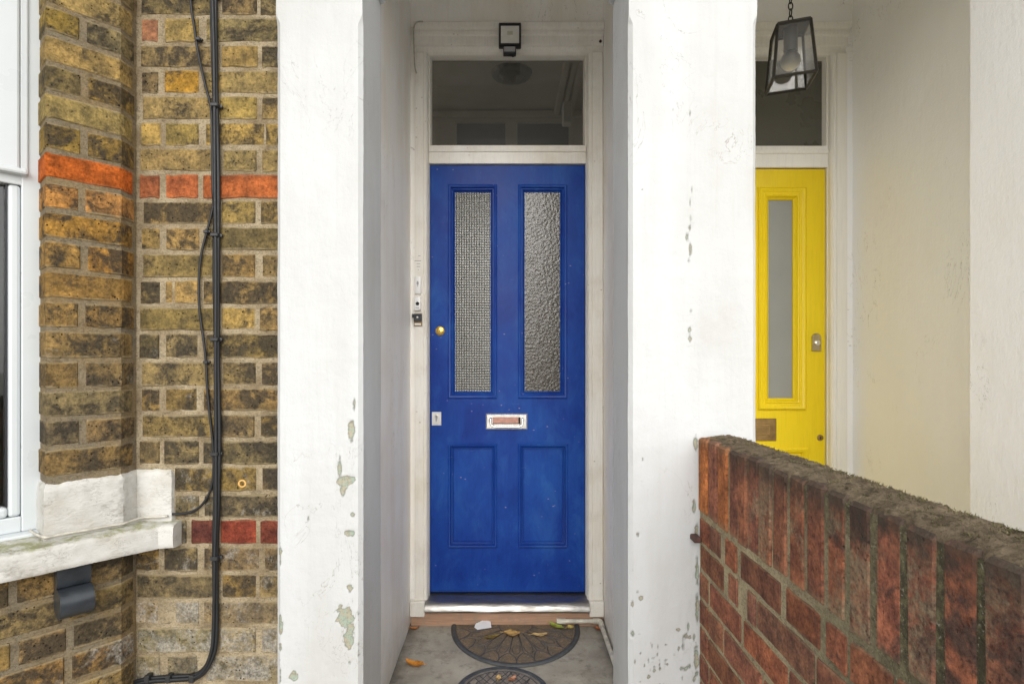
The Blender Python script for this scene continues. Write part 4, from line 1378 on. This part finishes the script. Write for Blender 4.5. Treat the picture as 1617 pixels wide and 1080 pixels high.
# ------------------------------------------------------------------ things on the porch floor
mat_ = thing('doormat', 'half moon coir doormat with black rubber rim against the blue door step', 'doormat', (PX(814, 2.7), 2.55, 0))
mcx, ma, mb_, my = PX(814, 2.70), .306, .368, YR - .006


def half(a, b, k, n=48, z=.003):
    return [(mcx + a * math.cos(t), my - b * math.sin(t), z) for t in np.linspace(0, math.pi, n)]


m = MB()
o_ = half(ma - .004, mb_ - .004, 0, 48, .0085)
m.add(o_ + [(x, y, .002) for x, y, z in o_], [tuple(range(48))] + [(i, i + 1, 49 + i, 48 + i) for i in range(47)])
obj('coir_field', m, M['coir'], mat_)
rows = []
for dd, z in [(-.001, .002), (0, .007), (.006, .0115), (.016, .012), (.022, .0092), (.022, .004)]:
    rows.append(half(ma - dd, mb_ - dd, 0, 64, z))
obj('rim', MB().grid(rows), M['rubber'], mat_, smooth=True)
# raised rubber fan ribs
m = MB()
rb_ = .0027


def mp(u, r, z=.0088): return (mcx + (ma - .02) * r * math.cos(u), my - (mb_ - .02) * r * math.sin(u), z)


K = 11
for k in range(K + 1):
    u = math.pi * k / K
    if 0 < k < K:
        m.tube([mp(u, r) for r in (.28, .45, .62, .76)], rb_, 5, flat=.7)
        m.tube(catmull([mp(u, .76), mp(u + .10, .84), mp(u + .14, .93), mp(u + .14, .985)], 4), rb_, 5, flat=.7)
        m.tube(catmull([mp(u, .76), mp(u - .10, .84), mp(u - .14, .93), mp(u - .14, .985)], 4), rb_, 5, flat=.7)
    if k < K:
        v = math.pi * (k + .5) / K
        m.tube(catmull([mp(v - .10, .62), mp(v - .07, .74), mp(v, .79), mp(v + .07, .74), mp(v + .10, .62)], 4), rb_ * .8, 5, flat=.7)
m.tube([mp(u, .28) for u in np.linspace(0.02, math.pi - .02, 24)], rb_, 5, flat=.7)
obj('rib_pattern', m, M['rubber'], mat_, smooth=True)

rm = thing('doormat', 'round grey doormat with black lattice nearer the camera, cut by the frame', 'doormat', (PX(793, 2.2), 2.19, 0))
rc, rr_ = (PX(793, 2.25), my - mb_ - .186), .183
obj('field', MB().disc((rc[0], rc[1], 0), rr_, 'z', 48, prof=[(rr_ - .006, .002), (rr_ - .008, .007), (.0001, .007)]), M['lattice'], rm)
obj('rim', MB().disc((rc[0], rc[1], 0), rr_, 'z', 64, prof=[(rr_, .002), (rr_, .008), (rr_ - .006, .0115), (rr_ - .011, .0085), (rr_ - .014, .0085), (rr_ - .018, .0105), (rr_ - .022, .0068)]), M['rubber'], rm, smooth=True)
m = MB()
ri = rr_ - .035
m.tube([(rc[0] + ri * math.cos(a), rc[1] + ri * math.sin(a), .0075) for a in np.linspace(0, 2 * math.pi, 49)], .0022, 5, caps=False)
rl = random.Random(9)
for s_ in (-1, 1):
    for q in np.arange(-.14, .145, .026):
        q += rl.uniform(-.005, .005)
        a = R(58 + rl.uniform(-5, 5)) * s_
        d = Vector((math.cos(a), math.sin(a)))
        nn = Vector((-d.y, d.x))
        L_ = math.sqrt(max(0, ri ** 2 - q ** 2))
        if L_ < .02: continue
        aa, bb = nn * q - d * L_, nn * q + d * L_
        pts = [aa.lerp(bb, t) for t in np.linspace(0, 1, 7)]
        m.tube([(rc[0] + p.x + rl.uniform(-.003, .003), rc[1] + p.y + rl.uniform(-.003, .003), .0075) for p in pts], .0018, 5)
for _ in range(9):
    a, q = rl.uniform(0, 6.28), rl.uniform(.02, ri - .02)
    m.disc((rc[0] + q * math.cos(a), rc[1] + q * math.sin(a), .0069), .012, 'z', 10, prof=[(rl.uniform(.005, .010), 0), (.004, .0022), (.0001, .0022)])
obj('lattice_pattern', m, M['rubber'], rm, smooth=True)


def leaf(name, label, px, py, L_, W_, rot, col, curl=.25, z=None, pitch_=0, seed=0, cat='leaf', floor=0.002, mat=None):
    Y = F * (H - floor) / (py - VY)
    X = PX(px, Y)
    rl = random.Random(seed)
    n = 15
    rows = []
    for i in range(n):
        t = i / (n - 1)
        wv = W_ * (math.sin(math.pi * min(1, t * .96 + .02)) ** .75) * (1 + .14 * rl.uniform(-1, 1))
        zc = .3 * curl * L_ * (2 * t - 1) ** 2
        row = []
        for j in range(7):
            s_ = (j - 3) / 3
            x, y = (t - .5) * L_ + .02 * L_ * s_ * s_, s_ * wv / 2
            zz = zc + curl * abs(s_) ** 1.6 * W_ * .45 + .0016 * math.sin(9 * t + 3 * s_ + seed)
            row.append((x, y, zz))
        rows.append(row)
    flat = [p for r in rows for p in r]
    zmin = min(p[2] for p in flat)
    c, s_ = math.cos(rot), math.sin(rot)
    out = [[(X + x * c - y * s_, Y + x * s_ + y * c, floor + .001 + (zz - zmin)) for x, y, zz in r] for r in rows]
    m = MB().grid(out)
    st = [Vector(out[0][3]), Vector(out[0][3]) + Vector((-c * L_ * .22, -s_ * L_ * .22, -.0))]
    m2 = MB()
    m2.v, m2.f = list(m.v), list(m.f)
    # a second skin gives the blade thickness
    o = len(m2.v)
    m2.v += [(x, y, zz + .0007) for x, y, zz in m.v]
    m2.f += [tuple(reversed([i + o for i in f])) for f in m.f]
    m2.tube(st, [.0014, .0009], 5)
    ob = obj(name, m2, mat or M['leaf'], smooth='auto', color=(*col, 1), fix=False)
    return tag(ob, label, cat, 'fallen leaves in the porch')


leaf('fallen_leaf', 'curled orange leaf on bare concrete left of the mats', 655, 1051, .085, .040, R(160), (0.62, 0.26, 0.03), .5, seed=1)
leaf('fallen_leaf', 'broad tan leaf in the middle of the half moon mat', 808, 1001, .075, .055, R(-8), (0.58, 0.37, 0.13), .18, seed=2, floor=.0125)
leaf('fallen_leaf', 'narrow pale tan leaf right of the broad one on the mat', 852, 1003, .07, .030, R(3), (0.60, 0.43, 0.19), .25, seed=3, floor=.0125)
leaf('fallen_leaf', 'olive brown narrow leaf below the paper scrap', 777, 1006, .072, .026, R(18), (0.22, 0.155, 0.03), .2, seed=4, floor=.0125)
leaf('fallen_leaf', 'fresh green leaf leaning at the white pipe end', 879, 990, .080, .034, R(-40), (0.32, 0.40, 0.06), .3, seed=5, floor=.0125)
leaf('fallen_leaf', 'small yellow leaf beside the green leaf', 900, 991.5, .036, .034, R(20), (0.55, 0.44, 0.13), .3, seed=6, floor=.0125)
leaf('fallen_leaf', 'small crumpled orange leaf in the back left floor corner', 654, 994, .045, .024, R(10), (0.42, 0.17, 0.05), .6, seed=7)
leaf('fallen_leaf', 'small rust red leaf beside the pipe in the right corner', 945, 994, .04, .026, R(-35), (0.48, 0.16, 0.05), .4, seed=8)
leaf('fallen_leaf', 'tan leaf standing in the middle of the round mat', 787, 1072, .032, .022, R(80), (0.58, 0.40, 0.18), .4, seed=9, floor=.0105)
leaf('fallen_leaf', 'reddish leaf right of the tan one on the round mat', 809, 1073, .036, .024, R(35), (0.42, 0.20, 0.11), .4, seed=10, floor=.0105)
Yp_ = F * (H - .0125) / (990 - VY)
pc = Vector((PX(763, Yp_), Yp_ + .01, .0128))
m = MB()
a_ = R(24)
cs = [(-.038, -.022), (.030, -.028), (.042, .010), (.020, .034), (-.030, .022), (-.044, .004)]
pts = [(pc.x + x * math.cos(a_) - y * math.sin(a_), pc.y + x * math.sin(a_) + y * math.cos(a_), pc.z + .006 * (x > .03) + .012 * max(0, y / .03)) for x, y in cs]
m.add(pts + [(x, y, z + .0006) for x, y, z in pts], [tuple(range(5, -1, -1)), tuple(range(6, 12))] + [(i, (i + 1) % 6, 6 + (i + 1) % 6, 6 + i) for i in range(6)])
tag(obj('paper_scrap', m, M['paper']), 'torn scrap of white paper on the half moon mat', 'paper')
# waste pipe along the right wall
pt_ = thing('floor_pipe', 'dirty white plastic pipe running along the right porch wall', 'pipe', (XWR - .03, 2.3, 0))
zp = .030
yq = YR - .014
ex = XWR - .020
obj('cross_pipe', MB().tube([(PX(888, yq), yq, zp), (ex - .03, yq, zp)], .0105, 12), M['pvcpipe'], pt_, smooth='auto')
obj('collar', MB().tube([(PX(879, yq), yq, zp), (PX(893, yq), yq, zp)], .0135, 12), M['pvcpipe'], pt_, smooth='auto')
obj('elbow', MB().tube(catmull([(ex - .034, yq, zp), (ex - .010, yq - .001, zp), (ex, yq - .010, zp - .002), (ex + .001, yq - .040, zp - .008)], 5), .0138, 12), M['pvcpipe'], pt_, smooth='auto')
obj('long_pipe', MB().tube([(ex + .001, yq - .036, zp - .007), (ex + .003, 2.2, .013), (ex + .003, 1.5, .012)], .0105, 12), M['pvcpipe'], pt_, smooth='auto')

# ------------------------------------------------------------------ red brick garden wall
XG0, XG1 = .532, .648
ZT = PZ(690, YP) + .002
ZS = ZT - .214
gw = thing('garden_wall', 'low red brick garden wall with mossy soldier course top', 'garden wall', (.59, .6, GZ))
YG1, YG0 = YP - .001, -.45
core = MB().box(XG0 + .0035, XG1 - .003, YG0, YG1, GZ, ZT - .012)
gco = obj('mortar', core, M['mortar_grey'], gw)
offs = [303, 317, 332, 349, 364, 379, 397, 418, 442.5, 470.5, 501.6, 535, 575.5, 624, 680.5, 746.6]
ys = [F * XG0 / o for o in offs]
while ys[-1] > YG0 + .08: ys.append(ys[-1] - random.uniform(.060, .067))
redp = [(0.216, 0.095, 0.068), (0.189, 0.083, 0.063), (0.200, 0.089, 0.063), (0.162, 0.077, 0.059)]
for k, (a, b) in enumerate(zip(ys[:-1], ys[1:])):
    base = redp[k % 4]
    if k in (0, 2): base = (0.30, 0.115, 0.05)
    soot = min(.78, .2 + .04 * k)
    bloom = [.35, .15, .2, .35, .45, .85, 1.0, .5, .7, .45, .8, .9, .55, .9, .35, .75][k % 16]
    gap = .0028 if k < 8 else .0042
    x0 = XG0 + random.uniform(-.002, .002)
    y0, y1 = b + gap, a - gap
    zt_, zb_2 = ZT - random.uniform(.0, .006), ZS + .006 + random.uniform(-.003, .003)
    bm = bmesh.new()
    t = MB().box(x0, XG1 + random.uniform(-.002, .002), y0, y1, zb_2, zt_)
    vs = [bm.verts.new(v) for v in t.v]
    for f in t.f: bm.faces.new([vs[i] for i in f])
    bmesh.ops.bevel(bm, geom=bm.edges[:], offset=.006, segments=1, affect='EDGES')
    bm.verts.index_update()
    m = MB().add([(v.co.x + random.uniform(-.001, .001), v.co.y + random.uniform(-.0012, .0012), v.co.z + random.uniform(-.0015, .0015)) for v in bm.verts], [[v.index for v in f.verts] for f in bm.faces])
    bm.free()
    obj('soldier_brick', m, M['redb'], gco, color=vary(base, .12), soot=soot, bloom=bloom, cap=(.25 if k < 3 else .9))
known = {0: [(1.570, 1.502), (1.492, 1.425), (1.385, 1.323), (1.300, 1.112), (1.088, .972), (.955, .895)],
         1: [(1.568, 1.405), (1.372, 1.318), (1.262, 1.222), (1.212, .99)],
         2: [(1.570, 1.510), (1.496, 1.300), (1.285, 1.085)]}
z = ZS - .002
ci = 0
while z - .0752 > GZ:
    zt_, zb_2 = z - .0045, z - .0752 + .0045
    spans = list(known.get(ci, []))
    y = (spans[-1][1] - .010) if spans else 1.572
    k = ci
    if not spans: spans.append((y, y - random.choice([.06, .10, .16]))); y = spans[-1][1] - .01
    while y > YG0 + .05:
        L_ = (.204 if (k % 3) else .098) + random.uniform(-.006, .006)
        spans.append((y, max(YG0, y - L_)))
        y -= L_ + .010
        k += 1
    for (a, b) in spans:
        if a - b < .02: continue
        base = random.choice([(0.192, 0.086, 0.062), (0.164, 0.075, 0.056), (0.211, 0.090, 0.063), (0.136, 0.072, 0.055), (0.179, 0.086, 0.064)])
        near = max(0, 1.4 - a)
        if ci == 0: base = random.choice([(0.163, 0.083, 0.059), (0.130, 0.065, 0.049), (0.175, 0.075, 0.053)])
        fx = XG0 + random.uniform(-.0015, .0015)
        obj('brick', brick_path(seg((fx, a), (fx, b)), zb_2 + random.uniform(0, .002), zt_ - random.uniform(0, .002), depth=.05), M['redb'], gco, color=vary(base, .14), soot=random.uniform(.1, .5) + near * .25, bloom=random.uniform(.05, .45), cap=0.0)
    z -= .0752
    ci += 1
# weathered crust and moss over the top
rows = []
nx = 26
for yv in np.arange(YG0, YG1, .006):
    row = []
    for i in range(nx):
        u = i / (nx - 1)
        edge = -.004 + .010 * (0.5 + 0.5 * mn.noise((yv * 24, 4, 0))) + .006 * mn.noise((yv * 70, 1, 0))
        x = XG0 + .004 + edge + u * (XG1 - XG0 - .004 - edge)
        dome = .010 * math.sin(math.pi * min(1, max(0, u))) ** .5
        zz = ZT - .008 + dome + .005 * mn.noise((x * 22, yv * 40, 0)) + .006 * abs(mn.noise((x * 60, yv * 100, 5))) + .003 * mn.noise((x * 200, yv * 220, 8))
        if u == 0 or u == 1: zz = ZT - .012
        row.append((x, yv, zz))
    rows.append(row)
crust = obj('moss_crust', MB().grid(rows), M['moss'], gw, smooth=True)
crust['kind'] = 'stuff'
rt = random.Random(21)
m = MB()
for _ in range(3600):
    yv = rt.uniform(YG0 + .02, 1.30) if rt.random() < .93 else rt.uniform(1.3, 1.55)
    u = rt.random()
    if mn.noise((u * 5, yv * 26, 2)) + .45 * mn.noise((u * 11, yv * 60, 2)) < .12 - .25 * u: continue
    x = XG0 + .016 + u * (XG1 - XG0 - .016)
    zz = ZT - .006 + .010 * math.sin(math.pi * u) ** .5
    hgt = rt.uniform(.0015, .0055)
    for q in range(3):
        a = rt.uniform(0, 6.28)
        lx, ly = math.cos(a) * hgt * rt.uniform(.3, 1.1), math.sin(a) * hgt * rt.uniform(.3, 1.1)
        wx, wy = -math.sin(a) * .0008, math.cos(a) * .0008
        m.add([(x - wx, yv - wy, zz), (x + wx, yv + wy, zz), (x + lx, yv + ly, zz + hgt)], [(0, 1, 2)])
mo = obj('moss_tufts', m, M['tuft'], gw, fix=False)
mo['kind'] = 'stuff'
# rusty hinge pin
m = MB().bbox(PX(1093, 1.56), PX(1105, 1.56), 1.545, 1.585, PZ(855, 1.56), PZ(845.5, 1.56), .003)
tag(obj('gate_pin', m, M['rust']), 'rusty square gate pin between the pillar and the red wall', 'gate pin')

# ------------------------------------------------------------------ lantern in the neighbour porch
LY = 2.20
lc = Vector((PX(1249, LY + .07), LY + .073, 0))
zt_l, zb_l = PZ(35, LY + .02), PZ(117, LY)
ln_ = thing('hanging_lantern', 'black framed tapered glass lantern hanging on a chain before the yellow door', 'lantern', (lc.x, lc.y, zb_l))
rot = R(-14)


def LP(x, y, z):
    c, s_ = math.cos(rot), math.sin(rot)
    return (lc.x + x * c - y * s_, lc.y + x * s_ + y * c, z + .05 * (x * c - y * s_))


ht, hb_ = .059, .076
cT = [(-ht, -ht), (ht, -ht), (ht, ht), (-ht, ht)]
cB = [(-hb_, -hb_), (hb_, -hb_), (hb_, hb_), (-hb_, hb_)]
m = MB()


def bar(m, a, b, r=.0052):
    m.tube([a, b], r * 1.3, 4)


for k in range(4):
    bar(m, LP(*cT[k], zt_l), LP(*cB[k], zb_l))
    bar(m, LP(*cT[k], zt_l), LP(*cT[(k + 1) % 4], zt_l))
    bar(m, LP(*cB[k], zb_l), LP(*cB[(k + 1) % 4], zb_l))
obj('frame', m, M['lantern'], ln_)
m = MB()
m.add([LP(*c, zt_l + .004) for c in cT] + [LP(*c, zt_l + .009) for c in cT], [(0, 1, 2, 3), (4, 5, 6, 7), (0, 1, 5, 4), (1, 2, 6, 5), (2, 3, 7, 6), (3, 0, 4, 7)])
obj('top_plate', m, M['lantern'], ln_)
for k in range(4):
    a, b, c, d = cB[k], cB[(k + 1) % 4], cT[(k + 1) % 4], cT[k]
    m = MB()
    mid_ = Vector(((a[0] + b[0]) / 2, (a[1] + b[1]) / 2)).normalized() * .0015
    vs = [LP(a[0], a[1], zb_l), LP(b[0], b[1], zb_l), LP(c[0], c[1], zt_l), LP(d[0], d[1], zt_l)]
    vi = [LP(p[0] - mid_.x, p[1] - mid_.y, z_) for p, z_ in ((a, zb_l), (b, zb_l), (c, zt_l), (d, zt_l))]
    m.add(vs + vi, [(0, 1, 2, 3), (7, 6, 5, 4), (0, 4, 5, 1), (1, 5, 6, 2), (2, 6, 7, 3), (3, 7, 4, 0)])
    obj('glass_pane', m, M['lglass'], ln_)
bz = PZ(95, LY + .07)
c0 = LP(0, 0, bz)
obj('lamp_holder', MB().disc((c0[0], c0[1], bz), .02, 'z', 18, prof=[(.0001, .032), (.026, .032), (.026, zt_l - bz + .002), (.0001, zt_l - bz + .002)]), M['socket'], ln_, smooth='auto')
rb2 = .037
prof = [(.0001, -rb2)] + [(rb2 * math.sin(a), -rb2 * math.cos(a)) for a in np.linspace(.25, 2.45, 14)] + [(.016, .032), (.016, .04)]
obj('bulb', MB().disc((c0[0], c0[1], bz - .004), rb2, 'z', 22, prof=prof), M['bulb'], ln_, smooth=True)
# chain links up to the porch ceiling
zc = zt_l + .012
obj('finial', MB().disc((c0[0], c0[1], zc - .004), .01, 'z', 14, prof=[(.012, 0), (.008, .008), (.006, .020), (.0001, .022)]), M['lantern'], ln_, smooth='auto')
k = 0
zl = zc + .028
while zl < ZC + .01:
    pts = []
    for a in np.linspace(0, 2 * math.pi, 15):
        u, v = .0085 * math.cos(a), .016 * math.sin(a)
        pts.append((c0[0] + (u if k % 2 == 0 else 0), c0[1] + (0 if k % 2 == 0 else u), zl + v))
    obj('chain_link', MB().tube(pts, .0024, 6, caps=False), M['lantern'], ln_, smooth=True)
    zl += .0265
    k += 1
